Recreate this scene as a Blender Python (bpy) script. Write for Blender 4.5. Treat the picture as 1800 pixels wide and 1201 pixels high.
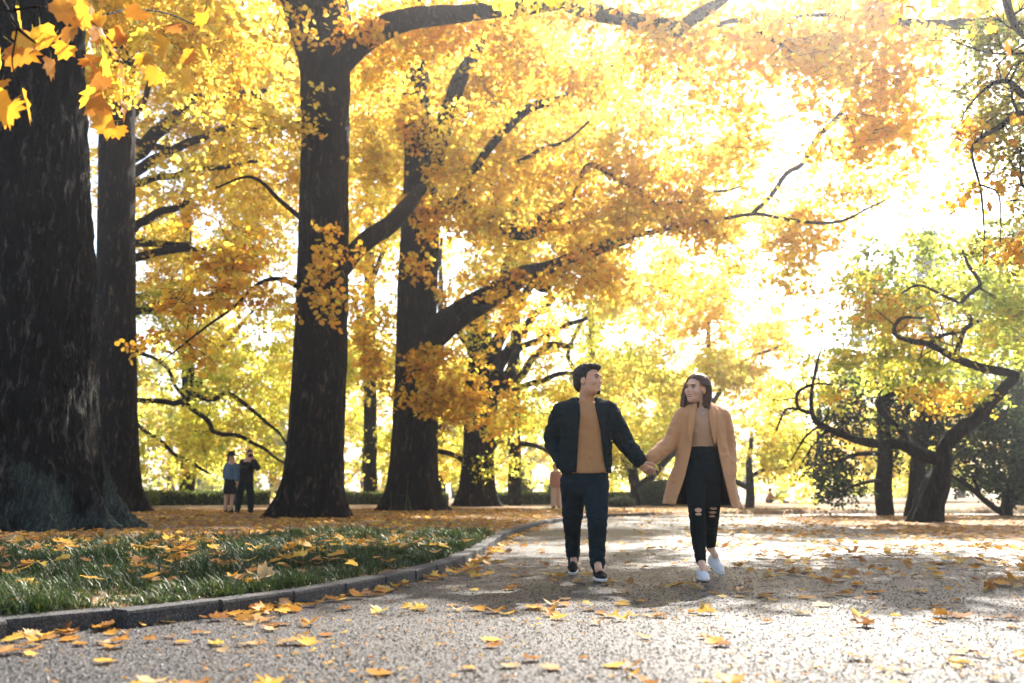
import bpy, bmesh, math, random
import numpy as np
from math import radians, sin, cos, pi
from mathutils import Vector

random.seed(7)
RNG = np.random.default_rng(11)
for _o in list(bpy.data.objects):
    bpy.data.objects.remove(_o)
SC = bpy.context.scene
COL = SC.collection

# ------------------------------------------------------------------ camera
CAM_H = 0.68
FPX = 1750.0                      # focal length in pixels of the 1800 px wide photograph
PITCH = math.atan((868 - 600.5) / FPX)
cam_d = bpy.data.cameras.new('camera')
cam_d.sensor_width = 36.0
cam_d.lens = 36.0 * FPX / 1800.0
cam_d.clip_start = 0.05
cam_d.clip_end = 3000
cam_d.dof.use_dof = True
cam_d.dof.focus_distance = 8.1
cam_d.dof.aperture_fstop = 1.8
cam = bpy.data.objects.new('camera', cam_d)
COL.objects.link(cam)
cam.location = (0, 0, CAM_H)
cam.rotation_euler = (pi / 2 + PITCH, 0, 0)
SC.camera = cam

# ------------------------------------------------------------------ sky and sun
SUN_AZ = radians(21)              # clockwise from the view direction (+Y), so ahead and to the right
SUN_EL = radians(38.7)
world = bpy.data.worlds.new('World')
SC.world = world
world.use_nodes = True
wn = world.node_tree
wn.nodes.clear()
wo = wn.nodes.new('ShaderNodeOutputWorld')
wb = wn.nodes.new('ShaderNodeBackground')
sky = wn.nodes.new('ShaderNodeTexSky')
sky.sky_type = 'NISHITA'
sky.sun_disc = False
sky.sun_elevation = SUN_EL
sky.sun_rotation = SUN_AZ
sky.air_density = 1.0
sky.dust_density = 2.0
sky.ozone_density = 1.0
wb.inputs['Strength'].default_value = 0.09
wn.links.new(sky.outputs[0], wb.inputs[0])
wn.links.new(wb.outputs[0], wo.inputs[0])

sun_d = bpy.data.lights.new('sun', 'SUN')
sun_d.energy = 5.0
sun_d.angle = radians(0.6)
sun_d.color = (1.0, 0.92, 0.81)
sun = bpy.data.objects.new('sun', sun_d)
COL.objects.link(sun)
_sd = Vector((sin(SUN_AZ) * cos(SUN_EL), cos(SUN_AZ) * cos(SUN_EL), sin(SUN_EL)))
sun.rotation_euler = (-_sd).to_track_quat('-Z', 'Y').to_euler()
sun.location = (20, 40, 40)

SC.view_settings.view_transform = 'Standard'
SC.view_settings.look = 'None'
SC.view_settings.gamma = 1.0
SC.view_settings.use_curve_mapping = False
SC.view_settings.exposure = 2.0
SC.render.engine = 'CYCLES'
cy = SC.cycles
cy.use_denoising = True
try:
    cy.denoiser = 'OPENIMAGEDENOISE'
    cy.denoising_input_passes = 'RGB_ALBEDO_NORMAL'
except Exception:
    pass
cy.max_bounces = 6
cy.diffuse_bounces = 3
cy.glossy_bounces = 2
cy.transmission_bounces = 4
cy.transparent_max_bounces = 4
cy.volume_bounces = 0
cy.sample_clamp_indirect = 6.0
cy.caustics_reflective = False
cy.caustics_refractive = False
cy.use_adaptive_sampling = True
cy.adaptive_threshold = 0.02

# ------------------------------------------------------------------ helpers
def P(px, py, d):
    """point at forward distance d (metres along +Y) seen at pixel (px, py) of the photograph"""
    u = (px - 900) / FPX
    v = (600.5 - py) / FPX
    dy = cos(PITCH) - v * sin(PITCH)
    dz = sin(PITCH) + v * cos(PITCH)
    s = d / dy
    return np.array([u * s, d, CAM_H + dz * s])

def G(px, py, z=0.0):
    """point on the horizontal plane z seen at a pixel"""
    u = (px - 900) / FPX
    v = (600.5 - py) / FPX
    dy = cos(PITCH) - v * sin(PITCH)
    dz = sin(PITCH) + v * cos(PITCH)
    s = (z - CAM_H) / dz
    return np.array([u * s, dy * s, z])

def pxm(d):
    """metres per photograph pixel at distance d"""
    return d / FPX

def link(o, parent=None):
    COL.objects.link(o)
    if parent is not None:
        o.parent = parent
    return o

def np_mesh(name, V, F, mat=None, smooth=True, col=None):
    """V (n,3); F (m,k) with one polygon size, or a list of such arrays; col (m,3) face colours"""
    V = np.asarray(V, dtype=np.float32)
    Fs = F if isinstance(F, list) and isinstance(F[0], np.ndarray) and F[0].ndim == 2 else [np.asarray(F)]
    Fs = [np.asarray(f, dtype=np.int32) for f in Fs if len(f)]
    me = bpy.data.meshes.new(name)
    me.vertices.add(len(V))
    me.vertices.foreach_set('co', V.ravel())
    nl = sum(f.size for f in Fs)
    npoly = sum(len(f) for f in Fs)
    me.loops.add(nl)
    me.loops.foreach_set('vertex_index', np.concatenate([f.ravel() for f in Fs]))
    me.polygons.add(npoly)
    starts, off = [], 0
    for f in Fs:
        starts.append(off + np.arange(len(f), dtype=np.int32) * f.shape[1])
        off += f.size
    me.polygons.foreach_set('loop_start', np.concatenate(starts).astype(np.int32))
    if smooth:
        me.polygons.foreach_set('use_smooth', np.ones(npoly, dtype=bool))
    if col is not None:
        a = me.attributes.new('col', 'FLOAT_COLOR', 'FACE')
        c4 = np.ones((npoly, 4), dtype=np.float32)
        c4[:, :3] = col
        a.data.foreach_set('color', c4.ravel())
    me.update(calc_edges=True)
    if mat is not None:
        me.materials.append(mat)
    return me

def obj(name, me, parent=None):
    return link(bpy.data.objects.new(name, me), parent)

def empty(name, loc=(0, 0, 0)):
    o = bpy.data.objects.new(name, None)
    o.empty_display_size = 0.2
    COL.objects.link(o)
    o.location = loc
    return o

def tag(o, label=None, cat=None, group=None, kind=None):
    if label: o['label'] = label
    if cat: o['category'] = cat
    if group: o['group'] = group
    if kind: o['kind'] = kind
    return o

# numpy gradient noise -------------------------------------------------
_perm = np.random.default_rng(3).permutation(256)
_perm = np.concatenate([_perm, _perm, _perm])
_grad = np.random.default_rng(4).normal(size=(256, 3))
_grad /= np.linalg.norm(_grad, axis=1)[:, None]

def noise3(p):
    p = np.asarray(p, dtype=np.float64)
    i = np.floor(p).astype(np.int64)
    f = p - i
    i &= 255
    w = f * f * f * (f * (f * 6 - 15) + 10)
    out = 0.0
    for dx in (0, 1):
        wx = w[..., 0] if dx else 1 - w[..., 0]
        for dy in (0, 1):
            wy = w[..., 1] if dy else 1 - w[..., 1]
            for dz in (0, 1):
                wz = w[..., 2] if dz else 1 - w[..., 2]
                h = _perm[_perm[_perm[(i[..., 0] + dx) & 255] + ((i[..., 1] + dy) & 255)] + ((i[..., 2] + dz) & 255)]
                g = _grad[h]
                d = g[..., 0] * (f[..., 0] - dx) + g[..., 1] * (f[..., 1] - dy) + g[..., 2] * (f[..., 2] - dz)
                out = out + wx * wy * wz * d
    return out * 1.5

def fbm(p, oct=3):
    s, a, t = 0.0, 1.0, 0.0
    p = np.asarray(p, dtype=np.float64)
    for _ in range(oct):
        s = s + a * noise3(p)
        t += a
        p = p * 2.03 + 17.3
        a *= 0.5
    return s / t

# ------------------------------------------------------------------ materials
MAT = {}
def nodes_of(name):
    m = bpy.data.materials.new(name)
    m.use_nodes = True
    nt = m.node_tree
    nt.nodes.clear()
    MAT[name] = m
    out = nt.nodes.new('ShaderNodeOutputMaterial')
    return m, nt, out

def N(nt, kind, **kw):
    n = nt.nodes.new(kind)
    for k, v in kw.items():
        if k.startswith('i_'):
            n.inputs[k[2:].replace('_', ' ')].default_value = v
        else:
            setattr(n, k, v)
    return n

def L(nt, a, b):
    nt.links.new(a, b)

def ramp(nt, fac, stops):
    r = nt.nodes.new('ShaderNodeValToRGB')
    e = r.color_ramp.elements
    while len(e) < len(stops):
        e.new(0.5)
    for k, (p, c) in enumerate(stops):
        e[k].position = p
        e[k].color = (*c, 1) if len(c) == 3 else c
    L(nt, fac, r.inputs[0])
    return r.outputs[0]

def coords(nt, scale=(1, 1, 1), which='Object'):
    tc = nt.nodes.new('ShaderNodeTexCoord')
    mp = nt.nodes.new('ShaderNodeMapping')
    mp.inputs['Scale'].default_value = scale
    L(nt, tc.outputs[which], mp.inputs[0])
    return mp.outputs[0]

def tex_noise(nt, vec, scale, detail=4, rough=0.55):
    n = nt.nodes.new('ShaderNodeTexNoise')
    n.inputs['Scale'].default_value = scale
    n.inputs['Detail'].default_value = detail
    n.inputs['Roughness'].default_value = rough
    L(nt, vec, n.inputs['Vector'])
    return n.outputs['Fac']

def tex_voro(nt, vec, scale, feature='F1'):
    n = nt.nodes.new('ShaderNodeTexVoronoi')
    n.feature = feature
    n.inputs['Scale'].default_value = scale
    L(nt, vec, n.inputs['Vector'])
    return n

def bump(nt, h, strength, dist, base=None):
    b = nt.nodes.new('ShaderNodeBump')
    b.inputs['Strength'].default_value = strength
    b.inputs['Distance'].default_value = dist
    L(nt, h, b.inputs['Height'])
    if base is not None:
        L(nt, base, b.inputs['Normal'])
    return b.outputs[0]

def mix_rgb(nt, fac, a, b, mode='MIX'):
    m = nt.nodes.new('ShaderNodeMix')
    m.data_type = 'RGBA'
    m.blend_type = mode
    for idx, v in ((0, fac), (6, a), (7, b)):
        if isinstance(v, (int, float)):
            m.inputs[idx].default_value = v
        elif isinstance(v, tuple):
            m.inputs[idx].default_value = (*v, 1)
        else:
            L(nt, v, m.inputs[idx])
    return m.outputs[2]

def math_n(nt, op, a, b=None):
    m = nt.nodes.new('ShaderNodeMath')
    m.operation = op
    for idx, v in ((0, a), (1, b)):
        if v is None:
            continue
        if isinstance(v, (int, float)):
            m.inputs[idx].default_value = v
        else:
            L(nt, v, m.inputs[idx])
    return m.outputs[0]

def princ(nt, out, color=None, rough=0.8, normal=None, spec=0.3, **kw):
    p = nt.nodes.new('ShaderNodeBsdfPrincipled')
    p.inputs['Roughness'].default_value = rough if isinstance(rough, (int, float)) else 0.8
    if not isinstance(rough, (int, float)):
        L(nt, rough, p.inputs['Roughness'])
    p.inputs['Specular IOR Level'].default_value = spec
    if isinstance(color, tuple):
        p.inputs['Base Color'].default_value = (*color, 1)
    elif color is not None:
        L(nt, color, p.inputs['Base Color'])
    if normal is not None:
        L(nt, normal, p.inputs['Normal'])
    for k, v in kw.items():
        p.inputs[k].default_value = v
    if out is not None:
        L(nt, p.outputs[0], out.inputs[0])
    return p

def leaf_material(name, trans=0.55, gloss=0.06, sat=1.0):
    m, nt, out = nodes_of(name)
    at = N(nt, 'ShaderNodeAttribute', attribute_name='col')
    d = N(nt, 'ShaderNodeBsdfDiffuse')
    t = N(nt, 'ShaderNodeBsdfTranslucent')
    g = N(nt, 'ShaderNodeBsdfGlossy')
    g.inputs['Roughness'].default_value = 0.45
    g.inputs['Color'].default_value = (1, 1, 1, 1)
    L(nt, at.outputs['Color'], d.inputs['Color'])
    L(nt, at.outputs['Color'], t.inputs['Color'])
    a = N(nt, 'ShaderNodeMixShader'); a.inputs[0].default_value = trans
    b = N(nt, 'ShaderNodeMixShader'); b.inputs[0].default_value = gloss
    L(nt, d.outputs[0], a.inputs[1]); L(nt, t.outputs[0], a.inputs[2])
    L(nt, a.outputs[0], b.inputs[1]); L(nt, g.outputs[0], b.inputs[2])
    L(nt, b.outputs[0], out.inputs[0])
    return m

leaf_material('leaf', 0.78, 0.02)
leaf_material('dry_leaf', 0.35, 0.015)
leaf_material('grass_blade', 0.35, 0.035)
leaf_material('grit', 0.0, 0.015)
leaf_material('needle', 0.3, 0.012)

def bark_material(name, c_dark, c_light, moss=None, scale=1.0, vs=0.16):
    m, nt, out = nodes_of(name)
    v0 = coords(nt, (1, 1, 1))
    wn_ = N(nt, 'ShaderNodeTexNoise'); wn_.inputs['Scale'].default_value = 2.2; wn_.inputs['Detail'].default_value = 3
    L(nt, v0, wn_.inputs['Vector'])
    sub = N(nt, 'ShaderNodeVectorMath', operation='SUBTRACT'); sub.inputs[1].default_value = (.5, .5, .5)
    L(nt, wn_.outputs['Color'], sub.inputs[0])
    scl = N(nt, 'ShaderNodeVectorMath', operation='SCALE'); scl.inputs['Scale'].default_value = 0.30
    L(nt, sub.outputs[0], scl.inputs[0])
    add = N(nt, 'ShaderNodeVectorMath', operation='ADD')
    L(nt, v0, add.inputs[0]); L(nt, scl.outputs[0], add.inputs[1])
    mp = N(nt, 'ShaderNodeMapping'); mp.inputs['Scale'].default_value = (1, 1, vs)
    L(nt, add.outputs[0], mp.inputs[0])
    v = mp.outputs[0]
    def ridge(sc, det):
        n_ = tex_noise(nt, v, sc, det, .6)
        return math_n(nt, 'SUBTRACT', 1.0, math_n(nt, 'MULTIPLY', math_n(nt, 'ABSOLUTE', math_n(nt, 'SUBTRACT', n_, .5)), 5.0))
    r1 = ridge(7 * scale, 2); r2 = ridge(17 * scale, 3)
    n1 = tex_noise(nt, v, 24 * scale, 5, 0.7)
    h = math_n(nt, 'ADD', math_n(nt, 'MULTIPLY', r1, -.6), math_n(nt, 'ADD', math_n(nt, 'MULTIPLY', r2, -.4), math_n(nt, 'MULTIPLY', n1, .8)))
    big = tex_noise(nt, coords(nt, (1, 1, 0.45)), 0.9, 4, .6)
    mid = tex_noise(nt, coords(nt, (1, 1, 0.5)), 3.5, 4, .65)
    c = ramp(nt, math_n(nt, 'ADD', h, .62), [(0.0, tuple(x * .35 for x in c_dark)), (0.45, c_dark), (0.8, c_light), (1.0, tuple(x * 1.5 for x in c_light))])  # bark tones, with crevices darkened in colour to stand in for shading
    c = mix_rgb(nt, 1.0, c, ramp(nt, big, [(0.3, (0.55, 0.58, 0.62)), (0.55, (1, 1, 1)), (0.75, (1.7, 1.6, 1.5))]), 'MULTIPLY')
    c = mix_rgb(nt, 1.0, c, ramp(nt, mid, [(0.35, (0.6, 0.6, 0.62)), (0.65, (1.3, 1.28, 1.25))]), 'MULTIPLY')
    if moss:
        geo = N(nt, 'ShaderNodeTexCoord')
        sx = N(nt, 'ShaderNodeSeparateXYZ')
        L(nt, geo.outputs['Object'], sx.inputs[0])
        mn = tex_noise(nt, coords(nt, (1, 1, 0.6)), 1.3, 6, 0.65)
        hgt = N(nt, 'ShaderNodeMapRange'); hgt.inputs[1].default_value = 0.2; hgt.inputs[2].default_value = 2.2
        hgt.inputs[3].default_value = 0.16; hgt.inputs[4].default_value = -0.25
        L(nt, sx.outputs[2], hgt.inputs[0])
        f = math_n(nt, 'ADD', mn, hgt.outputs[0])
        fac = ramp(nt, f, [(0.52, (0, 0, 0)), (0.60, (0.8, 0.8, 0.8))])
        mcol = mix_rgb(nt, 1.0, ramp(nt, n1, [(0.3, tuple(x * .6 for x in moss)), (0.7, tuple(x * 1.3 for x in moss))]), ramp(nt, r2, [(0.4, (1, 1, 1)), (0.95, (.4, .4, .4))]), 'MULTIPLY')
        c = mix_rgb(nt, fac, c, mcol)
    nb = bump(nt, h, 1.0, 0.06)
    princ(nt, out, c, 0.9, nb, 0.12)
    return m

bark_material('bark_big', (0.007, 0.007, 0.0075), (0.052, 0.047, 0.046), moss=(0.062, 0.088, 0.080))
bark_material('bark', (0.010, 0.0072, 0.0055), (0.075, 0.051, 0.036))
bark_material('bark_dark', (0.010, 0.008, 0.007), (0.035, 0.027, 0.022), scale=1.5)
bark_material('bark_grey', (0.02, 0.017, 0.014), (0.075, 0.06, 0.05), scale=1.5)
def plain(name, c, rough=0.8, spec=0.3, nscale=60, namp=0.12, bstr=0.2, bdist=0.004):
    m, nt, out = nodes_of(name)
    v = coords(nt)
    n = tex_noise(nt, v, nscale, 3)
    lo = tuple(x * (1 - namp) for x in c); hi = tuple(min(1, x * (1 + namp)) for x in c)
    cc = ramp(nt, n, [(0.3, lo), (0.7, hi)])
    princ(nt, out, cc, rough, bump(nt, n, bstr, bdist), spec)
    return m
# ================================================================== setting
def catmull(pts, n):
    pts = np.asarray(pts, dtype=float)
    q = np.vstack([2 * pts[0] - pts[1], pts, 2 * pts[-1] - pts[-2]])
    seg = len(pts) - 1
    t = np.linspace(0, seg, n)
    i = np.minimum(t.astype(int), seg - 1)
    f = (t - i)[:, None]
    a, b, c, d = q[i], q[i + 1], q[i + 2], q[i + 3]
    return 0.5 * (2 * b + (c - a) * f + (2 * a - 5 * b + 4 * c - d) * f ** 2 + (3 * b - a - 3 * c + d) * f ** 3)

KERB = catmull([(-4.6, -6), (-4.0, 0), (-2.55, 4.7), (-1.85, 5.6), (-1.25, 6.75), (-0.72, 8.6), (-0.42, 11.2), (-0.02, 17.2),
                (1.2, 25.0), (3.2, 30.5), (8, 33.8), (18, 35.2), (40, 36), (90, 37)], 520)

def kerb_x(y):
    return np.interp(y, KERB[:, 1], KERB[:, 0])

def lawn_z(x, y):
    x = np.asarray(x, float); y = np.asarray(y, float)
    r = np.maximum(0, kerb_x(np.clip(y, -6, 36)) - x)
    r = np.where(y > 33, np.maximum(r, y - 33), r)
    k = np.clip(r / 1.5, 0, 1)
    return 0.072 + k * 0.03 * (1 + noise3(np.stack([x * .5, y * .5, 0 * x], -1))) + np.clip(r * 0.006, 0, 0.05)

# --- materials of the ground
m, nt, out = nodes_of('asphalt')
v = coords(nt)
vo = tex_voro(nt, v, 62)
vo2 = tex_voro(nt, v, 190)
big = tex_noise(nt, v, 0.6, 4)
fine = tex_noise(nt, v, 260, 2)
grain = ramp(nt, vo.outputs['Color'], [(0.1, (0.018, 0.018, 0.020)), (0.5, (0.052, 0.050, 0.053)), (0.92, (0.26, 0.245, 0.24))])
gap = ramp(nt, vo.outputs['Distance'], [(0.25, (1, 1, 1)), (0.6, (0.18, 0.18, 0.2))])
c = mix_rgb(nt, 1.0, grain, gap, 'MULTIPLY')
c = mix_rgb(nt, 1.0, c, ramp(nt, big, [(0.3, (0.72, 0.73, 0.77)), (0.7, (1.2, 1.18, 1.18))]), 'MULTIPLY')
c = mix_rgb(nt, 1.0, c, ramp(nt, tex_noise(nt, v, 3.2, 5, .65), [(0.32, (0.6, 0.6, 0.62)), (0.5, (1, 1, 1)), (0.72, (1.25, 1.2, 1.15))]), 'MULTIPLY')
h = math_n(nt, 'ADD', math_n(nt, 'MULTIPLY', vo.outputs['Distance'], -1.0), math_n(nt, 'MULTIPLY', vo2.outputs['Distance'], -0.4))
h = math_n(nt, 'ADD', h, math_n(nt, 'MULTIPLY', tex_noise(nt, v, 30, 3), 0.8))
princ(nt, out, c, 0.5, bump(nt, h, 1.0, 0.030), 0.6)

m, nt, out = nodes_of('kerb_concrete')
v = coords(nt)
vo = tex_voro(nt, v, 150)
big = tex_noise(nt, v, 3, 4)
c = ramp(nt, vo.outputs['Color'], [(0.15, (0.025, 0.027, 0.03)), (0.6, (0.06, 0.06, 0.063)), (0.95, (0.16, 0.155, 0.15))])
c = mix_rgb(nt, 1.0, c, ramp(nt, big, [(0.3, (0.75, 0.77, 0.8)), (0.7, (1.2, 1.15, 1.1))]), 'MULTIPLY')
princ(nt, out, c, 0.85, bump(nt, vo.outputs['Distance'], 0.5, 0.004), 0.2)

def litter_material(name, soil, lit1, lit2, green, gthr):
    m, nt, out = nodes_of(name)
    v = coords(nt)
    vo = tex_voro(nt, v, 9)
    big = tex_noise(nt, v, 0.35, 5)
    fine = tex_noise(nt, v, 22, 4)
    leafc = ramp(nt, vo.outputs['Color'], [(0.1, soil), (0.4, lit1), (0.75, lit2), (0.95, lit1)])
    c = mix_rgb(nt, ramp(nt, fine, [(0.4, (0, 0, 0)), (0.6, (1, 1, 1))]), soil, leafc)
    if green:
        c = mix_rgb(nt, ramp(nt, big, [(gthr, (0, 0, 0)), (gthr + .12, (0.8, 0.8, 0.8))]), c, green)
    h = math_n(nt, 'ADD', fine, math_n(nt, 'MULTIPLY', vo.outputs['Distance'], 0.6))
    princ(nt, out, c, 0.85, bump(nt, h, 0.8, 0.03), 0.2)
    return m

litter_material('soil_litter', (0.11, 0.075, 0.05), (0.32, 0.17, 0.07), (0.45, 0.27, 0.1), None, 0)
litter_material('lawn_litter', (0.10, 0.075, 0.05), (0.27, 0.14, 0.05), (0.42, 0.25, 0.08), (0.06, 0.10, 0.025), 0.55)
litter_material('far_ground', (0.25, 0.2, 0.12), (0.35, 0.27, 0.14), (0.4, 0.33, 0.18), (0.20, 0.21, 0.08), 0.45)

# --- the ground sheet, out to the horizon
g = np_mesh('ground', [(-1500, -300, -0.02), (1500, -300, -0.02), (1500, 2200, -0.02), (-1500, 2200, -0.02)], [[0, 1, 2, 3]], MAT['far_ground'], False)
tag(obj('ground', g), kind='structure')

# --- leaf-strewn soil under the trees on the right
bx = catmull([(9.5, -8), (9.0, 3), (8.0, 9), (6.9, 14), (6.2, 20), (6.4, 26), (8.5, 31.5), (14, 33.4), (30, 34.6), (90, 35.4)], 160)
bx[:, 0] += 0.35 * noise3(np.stack([bx[:, 0] * .7, bx[:, 1] * .7, 0 * bx[:, 0]], -1))
rows = []
for k, f in enumerate((0, 0.02, 0.06, 0.15, 0.4, 1.0)):
    q = bx.copy()
    q[:, 0] = bx[:, 0] + f * (95 - bx[:, 0])
    z = -0.012 + 0.022 * min(1, f * 30) + 0.02 * noise3(np.stack([q[:, 0] * .4, q[:, 1] * .4, 0 * q[:, 0] + 5], -1)) * min(1, f * 30)
    rows.append(np.column_stack([q, z]))
V = np.concatenate(rows)
n = len(bx)
F = [[r * n + i, (r + 1) * n + i, (r + 1) * n + i + 1, r * n + i + 1] for r in range(5) for i in range(n - 1)]
tag(obj('soil', np_mesh('soil', V, F, MAT['soil_litter'])), kind='structure')
def soil_edge(y):
    return np.interp(y, bx[:, 1], bx[:, 0])

# --- asphalt path: between kerb and the soil on the right
n = 260
yy = np.interp(np.linspace(0, 1, n), np.linspace(0, 1, len(KERB)), KERB[:, 1])
kx = np.interp(np.linspace(0, 1, n), np.linspace(0, 1, len(KERB)), KERB[:, 0])
V, F = [], []
cols = 14
for i in range(n):
    xr = max(100, 100) if yy[i] > 30 else soil_edge(yy[i]) + 2.5
    xr = soil_edge(min(yy[i], 33)) + 3.0 if yy[i] < 33 else kx[i] + 60
    for j in range(cols + 1):
        x = kx[i] + (xr - kx[i]) * j / cols
        y = yy[i] if yy[i] < 33 else yy[i]
        V.append((x, y, -0.006 + 0.004 * sin(x * 1.3) * cos(y * .9) * 0.4))
for i in range(n - 1):
    for j in range(cols):
        a = i * (cols + 1) + j
        F.append((a, a + 1, a + cols + 2, a + cols + 1))
V = np.array(V)
tag(obj('path', np_mesh('path', V, F, MAT['asphalt'])), kind='structure')

# --- raised lawn behind the kerb
d0 = np.gradient(KERB, axis=0)
d0 /= np.linalg.norm(d0, axis=1)[:, None]
nrm = np.stack([-d0[:, 1], d0[:, 0]], 1)
w = np.clip((KERB[:, 1] - 14) / 20, 0, 1)[:, None]
dirs = (1 - w) * np.array([[-1.0, 0.12]]) + w * np.array([[0.0, 1.0]])
dirs /= np.linalg.norm(dirs, axis=1)[:, None]
RR = [0.09, 0.3, 0.7, 1.2, 1.8, 2.5, 3.4, 4.5, 6, 8, 11, 15, 20, 27, 36, 50, 80, 140]
V = []
for k, r in enumerate([None] + RR):
    base = KERB + nrm * 0.07
    if r is None:
        q = KERB - nrm * np.where(KERB[:, :1] > 4.6, .12, -.05)
        V.append(np.column_stack([q, np.full(len(q), -.04)]))
        continue
    q = base + dirs * (r - 0.09)
    V.append(np.column_stack([q, lawn_z(q[:, 0], q[:, 1])]))
V = np.concatenate(V)
n = len(KERB)
F = [[k * n + i, k * n + i + 1, (k + 1) * n + i + 1, (k + 1) * n + i] for k in range(len(RR)) for i in range(n - 1)]
tag(obj('lawn', np_mesh('lawn', V, F, MAT['lawn_litter'])), kind='structure')

# --- kerb, stone by stone
def kerb_stone_mesh(seed):
    r = random.Random(seed)
    bm = bmesh.new()
    bmesh.ops.create_cube(bm, size=1)
    for v_ in bm.verts:
        v_.co.x *= 0.602; v_.co.y *= 0.15; v_.co.z *= 0.26
        v_.co += Vector((r.uniform(-.003, .003), r.uniform(-.004, .004), r.uniform(-.003, .003)))
    top = [e for e in bm.edges if all(v_.co.z > 0 for v_ in e.verts) and abs(e.verts[0].co.x - e.verts[1].co.x) > .3]
    bmesh.ops.bevel(bm, geom=top, offset=0.018, segments=2, affect='EDGES', profile=0.6)
    me = bpy.data.meshes.new('kerb_stone')
    bm.to_mesh(me); bm.free()
    me.materials.append(MAT['kerb_concrete'])
    return me
kerb_e = tag(empty('kerb', (0, 0, 0)), kind='structure')
stones = [kerb_stone_mesh(k) for k in range(5)]
sl = np.concatenate([[0], np.cumsum(np.linalg.norm(np.diff(KERB, axis=0), axis=1))])
s, k = 3.0, 0
while s < np.interp(4.5, KERB[:, 0], sl):
    x = np.interp(s, sl, KERB[:, 0]); y = np.interp(s, sl, KERB[:, 1])
    x2 = np.interp(s + .3, sl, KERB[:, 0]); y2 = np.interp(s + .3, sl, KERB[:, 1])
    o = obj('kerb_stone', stones[k % 5], kerb_e)
    ang = math.atan2(y2 - y, x2 - x)
    o.location = (x - sin(ang) * 0.0, y + cos(ang) * 0.0, -0.044 + random.uniform(-.002, .002))
    o.rotation_euler = (random.uniform(-.01, .01), random.uniform(-.006, .006), ang + random.uniform(-.008, .008))
    s += 0.606; k += 1
# ================================================================== trees
def frames(C):
    T = np.gradient(C, axis=0)
    T /= np.linalg.norm(T, axis=1)[:, None] + 1e-9
    ref = np.array([0.0, 1.0, 0.0]) if abs(T[0][1]) < 0.8 else np.array([1.0, 0, 0])
    A = np.empty_like(C); B = np.empty_like(C)
    a = ref - T[0] * ref.dot(T[0]); a /= np.linalg.norm(a)
    for i in range(len(C)):
        a = a - T[i] * a.dot(T[i]); a /= np.linalg.norm(a) + 1e-9
        A[i] = a; B[i] = np.cross(T[i], a)
    return A, B

def tube(C, R, sides, lobes=None, rough=0.0, rscale=3.0, seed=0.0):
    """C (n,3) centre line, R (n,) radii; closed at both ends"""
    C = np.asarray(C, float); R = np.asarray(R, float)
    A, B = frames(C)
    th = np.linspace(0, 2 * pi, sides, endpoint=False)
    rr = np.repeat(R[:, None], sides, 1)
    if lobes is not None:
        rr = rr * (1 + lobes(th[None, :], np.arange(len(C))[:, None]))
    V = C[:, None, :] + rr[..., None] * (np.cos(th)[None, :, None] * A[:, None, :] + np.sin(th)[None, :, None] * B[:, None, :])
    if rough > 0:
        q = V * np.array([rscale, rscale, rscale * 0.22]) + seed
        nn = 1 - np.abs(noise3(q)) * 2.2
        q2 = V * np.array([rscale * 2.7, rscale * 2.7, rscale * 0.42]) + seed * 2 + 0.25 * nn[..., None]
        nn = nn * 0.7 + 0.45 * (1 - np.abs(noise3(q2)) * 2.2) + 0.3 * noise3(q * 2.3) + 0.6 * noise3(V * 0.9 + seed)
        out = V - C[:, None, :]
        out /= np.linalg.norm(out, axis=2)[..., None] + 1e-9
        V = V + out * (nn * rough)[..., None]
    n = len(C)
    V = V.reshape(-1, 3)
    i = np.arange(n - 1)[:, None]; j = np.arange(sides)[None, :]
    j2 = (j + 1) % sides
    F = np.stack([i * sides + j, i * sides + j2, (i + 1) * sides + j2, (i + 1) * sides + j], -1).reshape(-1, 4)
    V = np.vstack([V, C[0], C[-1]])
    jj = np.arange(sides)
    c0 = np.stack([np.full(sides, n * sides), (jj + 1) % sides, jj], 1)
    c1 = np.stack([np.full(sides, n * sides + 1), (n - 1) * sides + jj, (n - 1) * sides + (jj + 1) % sides], 1)
    return V, F, np.vstack([c0, c1])

class Mesh:
    def __init__(self):
        self.V, self.Q, self.T, self.n = [], [], [], 0
    def add(self, V, Q, T):
        self.V.append(V); self.Q.append(Q + self.n); self.T.append(T + self.n); self.n += len(V)
    def build(self, name, mat, parent=None):
        me = np_mesh(name, np.concatenate(self.V), [np.concatenate(self.Q), np.concatenate(self.T)], mat)
        return obj(name, me, parent)

def limb_path(pts, n=None, wob=0.0, seed=0.0):
    """pts: list of (px, py, depth, radius_in_px) -> centre line and radii"""
    W = np.array([np.append(P(a, b, d), r * pxm(d)) for a, b, d, r in pts])
    n = n or max(8, len(pts) * 6)
    q = catmull(W, n)
    if wob:
        L_ = np.linspace(0, 1, n)[:, None]
        t = q[:, :3] * 0.9 + seed
        off = np.stack([noise3(t), noise3(t + 31), noise3(t + 67)], 1)
        q[:, :3] += off * wob * np.minimum(1, L_ * 4)
    return q[:, :3], np.maximum(q[:, 3], 0.004)

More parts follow.
